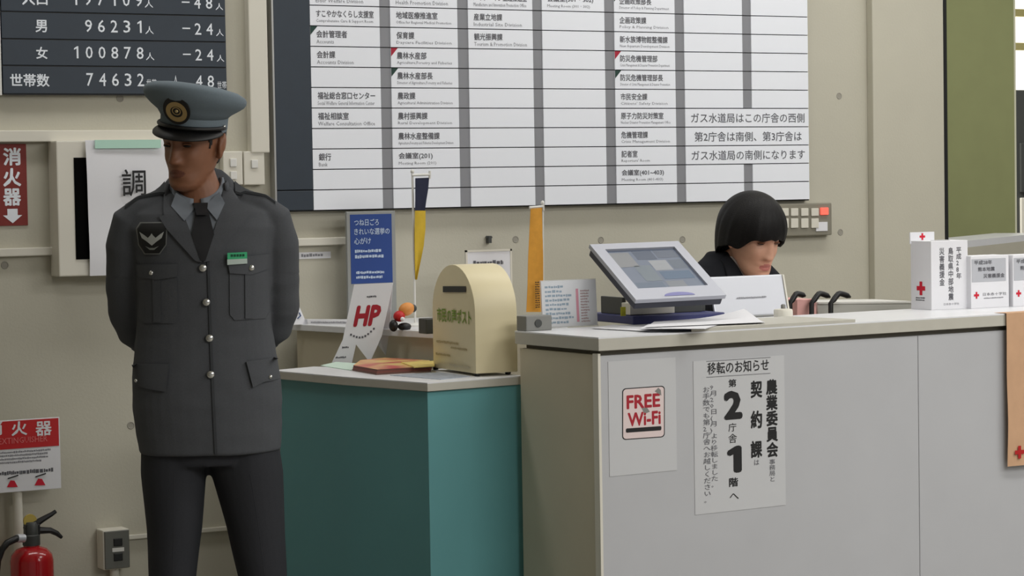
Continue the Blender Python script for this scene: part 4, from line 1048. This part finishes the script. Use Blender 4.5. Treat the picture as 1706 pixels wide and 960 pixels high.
# short hair under the cap: a shell over the back and sides of the skull
def hair_shell(zlow, grow, sc, X, parent, M, name='hair', zs0=-.09, thick=.008, cut=None, wav=0):
    n = 144; zs = [zs0 + (.117 - zs0) * i / 50 for i in range(51)]; keep = {}; V = []; Fc = []
    for i, z in enumerate(zs):
        yf, yb, hw = lerp_tab(HEAD, z); c, hd = (yf + yb) / 2, (yb - yf) / 2
        for j in range(n):
            a = 2 * math.pi * j / n; s, k = math.sin(a), math.cos(a); gr = grow(z, a if a <= math.pi else a - 2 * math.pi)
            V.append(X @ (Vector(((hw + gr) * math.copysign(abs(s) ** .9, s), c - (hd + gr) * math.copysign(abs(k) ** .92, k), z + (gr * .9 if z > .08 else 0))) * sc))
    for i in range(50):
        for j in range(n):
            a = 2 * math.pi * (j + .5) / n; a = a if a <= math.pi else a - 2 * math.pi
            if zs[i] >= zlow(a): Fc.append((i * n + j, i * n + (j + 1) % n, (i + 1) * n + (j + 1) % n, (i + 1) * n + j))
    b = MB(); b.add(V, Fc); b.add([sum((V[50 * n + j] for j in range(n)), Vector()) / n], []); kk = len(b.v) - 1
    b.f += [(50 * n + j, 50 * n + (j + 1) % n, kk) for j in range(n)]
    o = part(name, b, M, parent, smooth=2, local=True)
    bm2 = bmesh.new(); bm2.from_mesh(o.data); bmesh.ops.delete(bm2, geom=[v for v in bm2.verts if not v.link_faces], context='VERTS'); bm2.to_mesh(o.data); bm2.free()
    md = o.modifiers.new('thick', 'SOLIDIFY'); md.thickness = thick; md.offset = -1
    return o
hair_shell(lambda a: .03 if abs(a) < 1.14 else (-.014 + .045 * abs(abs(a) - 1.30) / .12 if abs(a) < 1.44 else (.022 if abs(a) < 1.95 else -.055)), lambda z, a: .0025, 1.0, HX, gd, M_hairg, thick=.006)

# jacket
jk = MB()
jk.rings([oval((x, y, z), a, b_, 40, .9, 0, 0 if z < 1.4 else (.25 if z < 1.42 else (.5 if z < 1.45 else .75))) for z, a, b_, x, y in ((.752, .187, .130, .008, 0), (.80, .192, .134, .006, 0), (.88, .197, .136, .004, 0), (.95, .196, .132, .002, 0), (1.01, .187, .124, 0, 0), (1.06, .180, .120, 0, 0), (1.13, .176, .124, 0, 0),
    (1.22, .178, .130, 0, 0), (1.29, .184, .130, 0, .002), (1.345, .200, .118, 0, .004), (1.385, .190, .098, 0, .008), (1.415, .155, .084, 0, .010), (1.44, .110, .074, -.004, .012), (1.462, .084, .068, -.006, .012))])
for s in (-1, 1):
    jk.tube([(s * .10, .006, 1.405), (s * .150, .004, 1.392), (s * .184, .006, 1.366), (s * .196, .020, 1.30), (s * .197, .046, 1.21), (s * .197, .074, 1.13), (s * .182, .104, 1.075), (s * .135, .140, 1.035), (s * .075, .175, 1.0), (s * .058, .184, .993)],
            [.040, .044, .052, .059, .059, .058, .055, .051, .044, .042], 22)
jme = remesh(jk, .0045, 6)
rnd = random.Random(3)
# cloth wrinkles at elbows and skirt
from mathutils import noise as NZ
nrm = [v.normal.copy() for v in jme.vertices]
for v, vn in zip(jme.vertices, nrm):
    c = v.co.copy(); side = abs(c.x)
    amp = .0012
    if side > .17 and 1.02 < c.z < 1.22: amp = .0045
    elif c.z < 1.0: amp = .0022
    v.co = c + vn * amp * NZ.noise(Vector((c.x * 14, c.y * 14, c.z * 26)))
jacket = body_part('jacket', jme, [M_cloth], gd)
bvh = BVHTree.FromPolygons([v.co for v in jme.vertices], [tuple(p.vertices) for p in jme.polygons])
def surf(x, z, bv=None, y0=-.5):
    h = (bv or bvh).ray_cast(Vector((x, y0, z)), Vector((0, 1, 0)))
    return h[0] if h[0] else None
def decal(name, poly, off, th, M, parent, seg=.012, label=None, bv=None, ymax=None):
    """cloth piece cut to an outline and laid on the jacket, with thickness"""
    bm3 = bmesh.new(); bm3.faces.new([bm3.verts.new((x, 0, z)) for x, z in poly])
    bmesh.ops.triangulate(bm3, faces=bm3.faces)
    for _ in range(5):
        es = [e for e in bm3.edges if e.calc_length() > seg]
        if not es: break
        bmesh.ops.subdivide_edges(bm3, edges=es, cuts=1); bmesh.ops.triangulate(bm3, faces=bm3.faces)
    lastY = None
    for v in bm3.verts:
        h = surf(v.co.x, v.co.z, bv)
        y = h.y if h else (lastY if lastY is not None else -.1)
        if ymax is not None: y = min(y, ymax)
        lastY = y; v.co.y = y - off
    ext = bmesh.ops.extrude_face_region(bm3, geom=bm3.faces[:])
    for v in [q for q in ext['geom'] if isinstance(q, bmesh.types.BMVert)]: v.co.y -= th
    bmesh.ops.recalc_face_normals(bm3, faces=bm3.faces)
    me = bpy.data.meshes.new(name); bm3.to_mesh(me); bm3.free(); me.materials.append(M); me.shade_smooth(); me.set_sharp_from_angle(angle=R(50))
    o = link(name, me, parent)
    if label: o['label'] = label
    return o
# V opening: shirt, tie, lapels (x is to the photo's right)
decal('shirt_front', [(-.070, 1.402), (-.05, 1.38), (-.002, 1.262), (.050, 1.38), (.052, 1.402)], .001, .002, M_shirt, gd)
decal('tie', [(-.015, 1.398), (.015, 1.398), (.013, 1.386), (.030, 1.33), (.006, 1.262), (-.006, 1.262), (-.028, 1.33), (-.015, 1.388)], .004, .007, M_tie, gd, seg=.008)
decal('lapel', [(-.098, 1.450), (-.078, 1.456), (-.050, 1.39), (-.003, 1.258), (-.020, 1.262), (-.092, 1.345), (-.112, 1.378), (-.078, 1.386), (-.100, 1.396)], .003, .006, M_cloth, jacket)
decal('lapel', [(.078, 1.450), (.058, 1.458), (.048, 1.39), (.001, 1.258), (.022, 1.262), (.100, 1.350), (.128, 1.384), (.090, 1.388), (.108, 1.402)][::-1], .003, .006, M_cloth, jacket)
# collars round the neck
def collar(name, z0, z1, r0, r1, y0, gap, M, parent, th=.004, drop=.02, cx=-.012):
    n = 40; V = []; 
    for i in range(n + 1):
        a = R(gap) + (2 * math.pi - 2 * R(gap)) * i / n       # 0 = front
        e = max(0, math.cos(a)); sx_, sy_ = math.sin(a), -math.cos(a)
        for rr, zz in ((r0, z0 - drop * e), (r1, z1 - drop * .8 * e), (r1 + th, z1 - drop * .8 * e), (r0 + th * 1.6, z0 - drop * e)):
            V.append(Vector((cx + sx_ * rr, y0 + sy_ * rr * 1.06, zz)))
    Fc = [(i * 4 + k, (i + 1) * 4 + k, (i + 1) * 4 + (k + 1) % 4, i * 4 + (k + 1) % 4) for i in range(n) for k in range(4)] + [(0, 1, 2, 3), (n * 4 + 3, n * 4 + 2, n * 4 + 1, n * 4)]
    b = MB(); b.add(V, Fc); return part(name, b, M, parent, smooth=2, local=True)
collar('shirt_collar', 1.438, 1.478, .072, .064, .006, 8, M_shirt, gd, th=.006, drop=.070)
for s, pts in ((-1, [(-.066, 1.440), (-.016, 1.402), (-.046, 1.366), (-.080, 1.405)]), (1, [(.008, 1.404), (.046, 1.440), (.060, 1.410), (.038, 1.366)])):
    decal('shirt_collar_point', pts, .006, .006, M_shirt, gd, seg=.01, ymax=-.052)
decal('tie_knot', [(-.022, 1.412), (.016, 1.412), (.012, 1.380), (-.014, 1.380)], .010, .010, M_tie, gd, seg=.007, ymax=-.052)
collar('jacket_collar', 1.428, 1.468, .084, .076, .008, 66, M_cloth, jacket, th=.006, drop=.02)
# epaulettes
for s in (-1, 1):
    V = []
    for i in range(9):
        t = i / 8; x = s * (.092 + .105 * t) - .004; 
        for yy in (-.026, .026):
            h = bvh.ray_cast(Vector((x, yy * (1 - .15 * (1 - t)) + .004, 1.8)), Vector((0, 0, -1)))[0]
            z = h.z if h else 1.38
            V += [Vector((x, yy + .004, z + .001)), Vector((x, yy + .004, z + .008))]
    Fc = []
    for i in range(8):
        a, b2 = i * 4, i * 4 + 4
        Fc += [(a, b2, b2 + 1, a + 1), (a + 1, b2 + 1, b2 + 3, a + 3), (a + 3, b2 + 3, b2 + 2, a + 2), (a + 2, b2 + 2, b2, a)]
    Fc += [(0, 1, 3, 2), (32, 34, 35, 33)]
    b = MB(); b.add(V, Fc); part('epaulette', b, M_cloth_e, jacket, smooth=True, local=True)
# front edge, pockets, flaps
decal('front_edge', [(.010, 1.262), (.016, 1.262), (.020, 1.0), (.026, .756), (.019, .756), (.013, 1.0)], .0005, .0035, M_cloth_e, jacket)
decal('chest_pocket', [(.068, 1.262), (.172, 1.268), (.172, 1.12), (.160, 1.105), (.078, 1.105), (.066, 1.12)], .0005, .003, M_cloth, jacket)
decal('pocket_pleat', [(.108, 1.245), (.128, 1.245), (.126, 1.108), (.106, 1.108)], .0035, .0035, M_cloth, jacket)
decal('pocket_flap', [(.062, 1.268), (.174, 1.274), (.176, 1.236), (.124, 1.222), (.068, 1.228)], .004, .005, M_cloth, jacket)
decal('chest_pocket', [(-.172, 1.252), (-.070, 1.252), (-.068, 1.115), (-.078, 1.1), (-.160, 1.1), (-.172, 1.115)], .0005, .003, M_cloth, jacket)
decal('pocket_pleat', [(-.132, 1.235), (-.112, 1.235), (-.112, 1.103), (-.132, 1.103)], .0035, .0035, M_cloth, jacket)
decal('pocket_flap', [(-.176, 1.254), (-.066, 1.254), (-.068, 1.222), (-.120, 1.214), (-.174, 1.222)], .004, .005, M_cloth, jacket)
decal('pocket_flap', [(.106, .996), (.190, 1.002), (.194, .944), (.150, .940), (.122, .928)], .003, .006, M_cloth, jacket)
decal('pocket_flap', [(-.190, .994), (-.094, .994), (-.104, .924), (-.150, .930), (-.188, .938)], .003, .006, M_cloth, jacket)
def button(x, z, r, parent=jacket, off=.004):
    h = surf(x, z); c = h + Vector((0, -off, 0))
    part('button', MB().lathe([(r, 0), (r, .003), (r * .8, .006), (r * .3, .0075)], 18, c, 'y'), M_btn, parent, smooth=2, local=True, label='silver button')
for x, z in ((-.001, 1.243), (.006, 1.154), (.012, 1.060), (.013, .966)): button(x, z, .0105)
button(.124, 1.240, .0085, off=.008); button(-.134, 1.232, .0065, off=.008); button(.168, .952, .006, off=.008); button(-.180, .95, .005, off=.008)
# badge with an eagle
bx, bz_ = -.131, 1.322
shp = [(-.030, .042), (.030, .042), (.041, .026), (.038, -.018), (.020, -.042), (-.020, -.042), (-.036, -.018), (-.041, .026)]
bdg = decal('badge', [(bx + x, bz_ + z) for x, z in shp], .004, .002, mat('badge_edge', (120, 122, 120), .5), jacket)
decal('badge_field', [(bx + x * .93, bz_ + z * .93) for x, z in shp], .0065, .0008, mat('badge_black', (18, 19, 20), .6), bdg)
wing = [(0, -.022), (.012, -.012), (.026, -.002), (.032, .014), (.020, .006), (.010, -.002), (.004, .004), (0, .010)]
decal('eagle', [(bx + x, bz_ + z + .003) for x, z in wing + [(-a, b2) for a, b2 in wing[-2:0:-1]]], .0078, .0008, mat('badge_silver', (190, 194, 192), .4, metal=.3), bdg, seg=.006)
decal('badge_scroll', [(bx - .018, bz_ - .020), (bx - .006, bz_ - .030), (bx + .006, bz_ - .030), (bx + .018, bz_ - .020), (bx + .006, bz_ - .025), (bx - .006, bz_ - .025)], .0078, .0006, mat('badge_grey', (130, 134, 130), .5), bdg, seg=.006)
nt_ = decal('name_tag', [(.062, 1.250), (.114, 1.252), (.114, 1.282), (.063, 1.281)], .011, .0025, mat('tag_green', (40, 168, 112), .5), jacket)
decal('tag_strip', [(.062, 1.250), (.114, 1.252), (.114, 1.265), (.062, 1.264)], .0137, .0005, mat('tag_pale', (180, 194, 186), .5), nt_)
h0 = surf(.07, 1.27)
_xf = Matrix.Translation(GP) @ Matrix.Rotation(GR, 4, 'Z')
for k in range(5):
    x = .072 + .0075 * k; h = surf(x, 1.274)
    part('small_print', MB().box(x, x + .005, h.y - .0150, h.y - .0138, 1.271, 1.277), mat('tag_ink', (16, 84, 58), .6), nt_, local=True)

# trousers
tr_ = MB()
tr_.rings([oval((0, 0, z), a, b_, 32) for z, a, b_ in ((.72, .165, .108), (.80, .175, .115), (.90, .170, .112), (.97, .160, .105))])
for hip, mid, kn, sh_, an in (((-.085, .86), (-.090, .70), (-.091, .55), (-.100, .40), (-.125, .03)), ((.090, .86), (.102, .70), (.124, .55), (.140, .40), (.172, .03))):
    P = [(hip[0], 0, hip[1], .088, .095), (mid[0], 0, mid[1], .087 if hip[0] < 0 else .096, .098), (kn[0], 0, kn[1], .074 if hip[0] < 0 else .078, .088), (sh_[0], .004, sh_[1], .060 if hip[0] < 0 else .063, .078), ((sh_[0] + an[0]) / 2, .01, .22, .056, .068), (an[0], .008, an[1], .056, .066)]
    tr_.rings([oval((x, y, z), a, b_, 26) for x, y, z, a, b_ in P])
tme = remesh(tr_, .006, 5)
nrm = [v.normal.copy() for v in tme.vertices]
for v, vn in zip(tme.vertices, nrm):
    c = v.co.copy(); v.co = c + vn * .003 * NZ.noise(Vector((c.x * 9, c.y * 9, c.z * 6)))
trousers = body_part('trousers', tme, [M_trou], gd)
for xs in (((-.088, .70), (-.092, .55), (-.100, .40), (-.124, .06)), ((.110, .70), (.130, .55), (.145, .40), (.172, .06))):
    b = MB(); P = []
    bv2 = BVHTree.FromPolygons([v.co for v in tme.vertices], [tuple(p.vertices) for p in tme.polygons])
    for i in range(30):
        t = i / 29 * 3; k = min(2, int(t)); f_ = t - k; x = xs[k][0] * (1 - f_) + xs[k + 1][0] * f_; z = xs[k][1] * (1 - f_) + xs[k + 1][1] * f_
        h = surf(x, z, bv2)
        if h: P.append(h + Vector((0, .002, 0)))
    part('crease', MB().tube(P, .0026, 6), M_trou, trousers, smooth=2, local=True)
for ft in (fl, fr_):
    b = MB(); b.rings([oval((ft.x, -.035, z), a, b2) for z, a, b2 in ((0, .050, .138), (.012, .051, .14), (.04, .048, .132), (.065, .042, .11))] ); b.rings([oval((ft.x, .02, z), a, b2) for z, a, b2 in ((.05, .044, .075), (.09, .044, .058), (.11, .042, .052))])
    part('shoe', b, M_black, gd, smooth=True, local=True)

# cap
CX = HX @ Matrix.Translation((-.006, .004, .011)) @ Matrix.Rotation(R(14), 4, 'Z') @ Matrix.Rotation(R(8), 4, 'Y') @ Matrix.Rotation(R(-2), 4, 'X')
def cr_(z, rx, ry, dy=0, sh=0, n=56):
    q = []
    for j in range(n):
        a = 2 * math.pi * j / n; x, y = rx * math.cos(a), dy + ry * math.sin(a)
        q.append(Vector((x, y, z - sh * y)))
    return q
cap = thing('peaked_cap', 'grey peaked uniform cap with a gold emblem worn by the guard', 'cap', (GP.x, GP.y, 1.6), GR)
def cap_part(name, mb, M, smooth=2, parent=None, **k):
    b = MB(); b.add([_xf @ (CX @ p) for p in mb.v], mb.f)
    return part(name, b, M, parent or cap, smooth=smooth, **k)
cap_part('band', MB().rings([cr_(.028, .083, .106), cr_(.034, .0845, .107), cr_(.066, .0855, .108), cr_(.070, .085, .107)]), M_cap, smooth=True)
cap_part('crown', MB().rings([cr_(.062, .084, .106), cr_(.074, .094, .115, -.002, .08), cr_(.086, .112, .128, -.004, .10), cr_(.098, .127, .141, -.006, .14), cr_(.108, .133, .147, -.006, .16), cr_(.118, .134, .148, -.006, .18), cr_(.127, .128, .142, -.005, .19), cr_(.135, .112, .125, -.005, .20), cr_(.140, .084, .095, -.004, .20), cr_(.143, .045, .05, -.004, .20)]), M_cap)
V = []; n = 30
for i in range(n + 1):
    t = R(-78 + 156 * i / n); e = max(0, math.cos(t)) ** .8
    p = Vector((.0855 * math.sin(t), -.108 * math.cos(t), .040)); o_ = Vector((math.sin(t) * .75, -math.cos(t), 0)).normalized()
    for k, f_ in enumerate((0, .5, 1)):
        c = p + o_ * .032 * e * f_ + Vector((0, 0, -.022 * e * f_ ** 1.2 - .004))
        V += [c, c + Vector((0, 0, -.0035))]
Fc = []
for i in range(n):
    a, b2 = i * 6, i * 6 + 6
    for k in (0, 2): Fc += [(a + k, b2 + k, b2 + k + 2, a + k + 2), (a + k + 1, a + k + 3, b2 + k + 3, b2 + k + 1)]
    Fc += [(a, a + 1, b2 + 1, b2), (a + 4, b2 + 4, b2 + 5, a + 5)]
cap_part('visor', MB().add(V, Fc), mat('visor_black', (12, 12, 13), .5))
cap_part('chin_strap', MB().tube([Vector((.0885 * math.sin(R(-86 + 172 * i / 24)), -.111 * math.cos(R(-86 + 172 * i / 24)), .042)) for i in range(25)], .0055, 8), M_black)
for s in (-1, 1): cap_part('strap_button', MB().ell((s * .087, -.010, .044), (.005, .007, .007), 12, 8), M_btn)
# emblem on the front
Em = Vector((0, -.128, .090))
et = Matrix.Rotation(R(24), 3, 'X')
def em(p): return Em + et @ (Vector(p) * 1.12)
em_b = MB(); em_b.add([em((.033 * math.cos(2 * math.pi * i / 28), 0, .036 * math.sin(2 * math.pi * i / 28))) for i in range(28)] + [em((.033 * math.cos(2 * math.pi * i / 28), -.004, .036 * math.sin(2 * math.pi * i / 28))) for i in range(28)], [tuple(range(28)), tuple(range(55, 27, -1))] + [(i, (i + 1) % 28, 28 + (i + 1) % 28, 28 + i) for i in range(28)])
emb = cap_part('emblem', em_b, mat('emblem_black', (24, 20, 18), .6), smooth=False)
def ring_mb(r0x, r0z, r1x, r1z, y, dz=0):
    b = MB(); n = 28
    b.add([em((r0x * math.cos(2 * math.pi * i / n), y, dz + r0z * math.sin(2 * math.pi * i / n))) for i in range(n)] + [em((r1x * math.cos(2 * math.pi * i / n), y, dz + r1z * math.sin(2 * math.pi * i / n))) for i in range(n)], [(i, (i + 1) % n, n + (i + 1) % n, n + i) for i in range(n)])
    return b
cap_part('emblem_wreath', ring_mb(.015, .014, .026, .026, -.0046, -.003), M_gold, parent=emb)
cap_part('emblem_ring', ring_mb(.0085, .008, .011, .0105, -.0048, -.001), M_gold, parent=emb)
cap_part('emblem_star', MB().ell(em((0, -.004, -.001)), (.005, .003, .005), 10, 6), mat('emblem_pale', (190, 168, 120), .4, metal=.5), parent=emb)

# ------------------------------------------------------------------ the receptionist, seated behind the counter
WZ0 = Vector((4.44, 6.40, 0))
wm_r = R(8)
wm = thing('person', 'person with short black hair in a dark suit looking down behind the counter', 'person', WZ0, wm_r)
M_skin2 = mat('fair_skin', (214, 164, 138), .5, noise=.03, nscale=60)
M_lip2 = mat('rose_lips', (186, 116, 106), .45)
M_hair2 = mat('black_hair', (12, 10, 10), .55, noise=.3, nscale=200, bump=.25, bscale=260, spec=.25)
M_suit = mat('black_suit', (30, 31, 36), .85, spec=.2)
hc = at(1254, 393, y=6.33)
hl = BASE[wm.name] @ hc
WX = Matrix.Translation(hl) @ Matrix.Rotation(R(-2), 4, 'Z') @ Matrix.Rotation(R(22), 4, 'X')
WS = 1.06
wb = MB(); head_mb(wb, WX, WS, nose=.8)
zt = hl.z
nb = Vector((hl.x - .01, hl.y + .085, zt - .10))
wb.rings([oval(nb + Vector((0, 0, -.05)), .075, .065), oval(nb, .052, .054), oval((nb + hl) / 2 + Vector((0, .018, 0)), .046, .050), oval(hl + Vector((0, .012, -.03)), .046, .05)])
SH = zt - .125
seat = SH - .50
wb.rings([oval((hl.x - .01, hl.y + .11 + d, z), a, b_) for z, a, b_, d in ((seat + .01, .15, .11, .03), (seat + .10, .15, .105, .03), (seat + .25, .125, .09, .02), (SH - .08, .145, .10, .01), (SH + .0, .15, .085, 0), (SH + .04, .10, .065, 0), (SH + .06, .06, .05, 0))])
cx_, cy_ = hl.x - .01, hl.y + .11
arms = {}
for s in (-1, 1):
    w1 = Vector((cx_ + s * .10, cy_ - .30, seat + .24))
    arms[s] = [(cx_ + s * .12, cy_, SH + .005), (cx_ + s * .165, cy_, SH - .03), (cx_ + s * .195, cy_ - .01, SH - .17), (cx_ + s * .20, cy_ - .04, SH - .27), (cx_ + s * .16, cy_ - .17, seat + .22), w1]
    wb.tube(arms[s], [.042, .043, .038, .034, .029, .022], 12)
    hand_mb(wb, w1, (-s * .3, -.9, -.05), (0, .1, 1), .9, .45, thumb=-s)
    wb.tube([(cx_ + s * .08, cy_ + .02, seat + .07), (cx_ + s * .09, cy_ - .18, seat + .08), (cx_ + s * .09, cy_ - .36, seat + .06), (cx_ + s * .09, cy_ - .33, seat - .18), (cx_ + s * .09, cy_ - .30, .09)], [.085, .075, .055, .048, .034], 14)
    wb.ell((cx_ + s * .09, cy_ - .35, .045), (.036, .105, .035), 14, 8)
wme = remesh(wb, .0035, 3)
wbody = body_part('body', wme, [M_skin2, M_lip2], wm)
wxi = WX.inverted()
for p in wme.polygons:
    q = (wxi @ p.center) / WS
    if abs(q.x) < .022 and q.y < -.078 and (q.x / .022) ** 2 + ((q.z + .0665) / .011) ** 2 < 1: p.material_index = 1
eye_set(wbody, WX, WS, M_hair2, .6)
# bobbed hair with a fringe
def bob(parent, X, sc, M):
    n, k = 96, 40; c = Vector((0, .014, .022)); V = []; Fc = []
    def low(a):
        a = abs(a)
        t = min(1, max(0, (a - .45) / .8)); t2 = min(1, max(0, (a - 1.5) / .9))
        return .022 + .004 * math.sin(a * 11) - .050 * t * t * (3 - 2 * t) - .070 * t2
    for j in range(n):
        a = 2 * math.pi * j / n; aa = a if a <= math.pi else a - 2 * math.pi; zl_ = low(aa)
        wv = 1 + .010 * math.sin(aa * 17) + .006 * math.sin(aa * 31 + 1)
        for i in range(k + 1):
            s_ = i / k; zz = .112 + (zl_ - c.z - .112) * s_ ** 1.0
            if i: zz = c.z + .112 * math.cos(math.pi * .5 * s_ * 1.0) if False else zz
            ph = math.acos(max(-1, min(1, zz / .112)))
            r_ = math.sin(ph) if zz > 0 else 1 - .16 * (zz / .1) ** 2
            tex = 1 + (wv - 1) * min(1, s_ * 2)
            V.append(X @ ((c + Vector((.102 * r_ * tex * math.sin(aa), -.113 * r_ * tex * math.cos(aa), zz))) * sc))
    m_ = k + 1
    for j in range(n):
        for i in range(k):
            Fc.append((j * m_ + i, ((j + 1) % n) * m_ + i, ((j + 1) % n) * m_ + i + 1, j * m_ + i + 1))
    o = part('hair', MB().add(V, Fc), M, parent, smooth=2, local=True)
    b2 = bmesh.new(); b2.from_mesh(o.data); bmesh.ops.remove_doubles(b2, verts=b2.verts, dist=.0004); bmesh.ops.recalc_face_normals(b2, faces=b2.faces)
    b2.to_mesh(o.data); b2.free(); o.data.shade_smooth()
    md = o.modifiers.new('thick', 'SOLIDIFY'); md.thickness = .014; md.offset = -1
    return o
bob(wm, WX, WS, M_hair2)
# suit
ws = MB()
ws.rings([oval((cx_, cy_ + d, z), a, b_, 32) for z, a, b_, d in ((seat + .02, .175, .13, .03), (seat + .12, .17, .12, .03), (seat + .25, .145, .108, .02), (SH - .10, .165, .115, .01), (SH - .02, .165, .105, 0), (SH + .03, .125, .085, 0), (SH + .055, .085, .072, 0), (SH + .075, .066, .062, 0))])
for s in (-1, 1): ws.tube(arms[s], [.054, .058, .052, .048, .042, .036], 16)
sme = remesh(ws, .006, 5)
suit = body_part('suit_jacket', sme, [M_suit], wm)
bvw = BVHTree.FromPolygons([v.co for v in sme.vertices], [tuple(p.vertices) for p in sme.polygons])
decal('blouse', [(cx_ - .045, SH + .06), (cx_ + .045, SH + .06), (cx_, SH - .09)], .002, .003, M_paper, wm, bv=bvw)
for s in (-1, 1):
    pts = [(cx_ + s * .05, SH + .065), (cx_ + s * .075, SH + .05), (cx_ + s * .085, SH - .01), (cx_ + s * .01, SH - .12), (cx_, SH - .10)]
    decal('lapel', pts if s < 0 else pts[::-1], .004, .006, M_suit, suit, bv=bvw)
sk = MB()
for s in (-1, 1): sk.tube([(cx_ + s * .07, cy_ + .03, seat + .075), (cx_ + s * .085, cy_ - .18, seat + .085), (cx_ + s * .09, cy_ - .34, seat + .07)], [.105, .09, .072], 16)
sk.rings([oval((cx_, cy_ + .03, z), .175, .125, 28) for z in (seat + .0, seat + .06, seat + .12)])
body_part('skirt', remesh(sk, .008, 4), [M_suit], wm)
# office chair under the receptionist
wx0 = Matrix.Translation(WZ0) @ Matrix.Rotation(wm_r, 4, 'Z')
cc = wx0 @ Vector((cx_, cy_ - .02, 0))
ch = thing('office_chair', 'dark office chair under the receptionist behind the counter', 'chair', (cc.x, cc.y, 0), wm_r)
sz = seat - .012
part('seat', MB().box(-.21, .21, -.20, .22, sz - .06, sz), M_dgrey, ch, local=True, bevel=.02, smooth=True)
part('backrest', MB().box(-.18, .18, .245, .285, sz + .10, sz + .34), M_dgrey, ch, local=True, bevel=.015, smooth=True)
part('back_post', MB().tube([(0, .1, sz - .05), (0, .27, sz - .03), (0, .27, sz + .15)], .015, 10), M_black, ch, local=True, smooth=True)
part('column', MB().tube([(0, 0, .08), (0, 0, sz - .05)], .025, 14), M_black, ch, local=True, smooth=True)
for k in range(5):
    a = 2 * math.pi * k / 5 + .3
    part('leg', MB().tube([(0, 0, .09), (.24 * math.cos(a), .24 * math.sin(a), .06)], [.022, .014], 8), M_black, ch, local=True, smooth=True)
    part('caster', MB().ell((.24 * math.cos(a), .24 * math.sin(a), .028), (.026, .026, .028), 12, 8), M_black, ch, local=True, smooth=True)
bpy.data.objects.remove(_to)
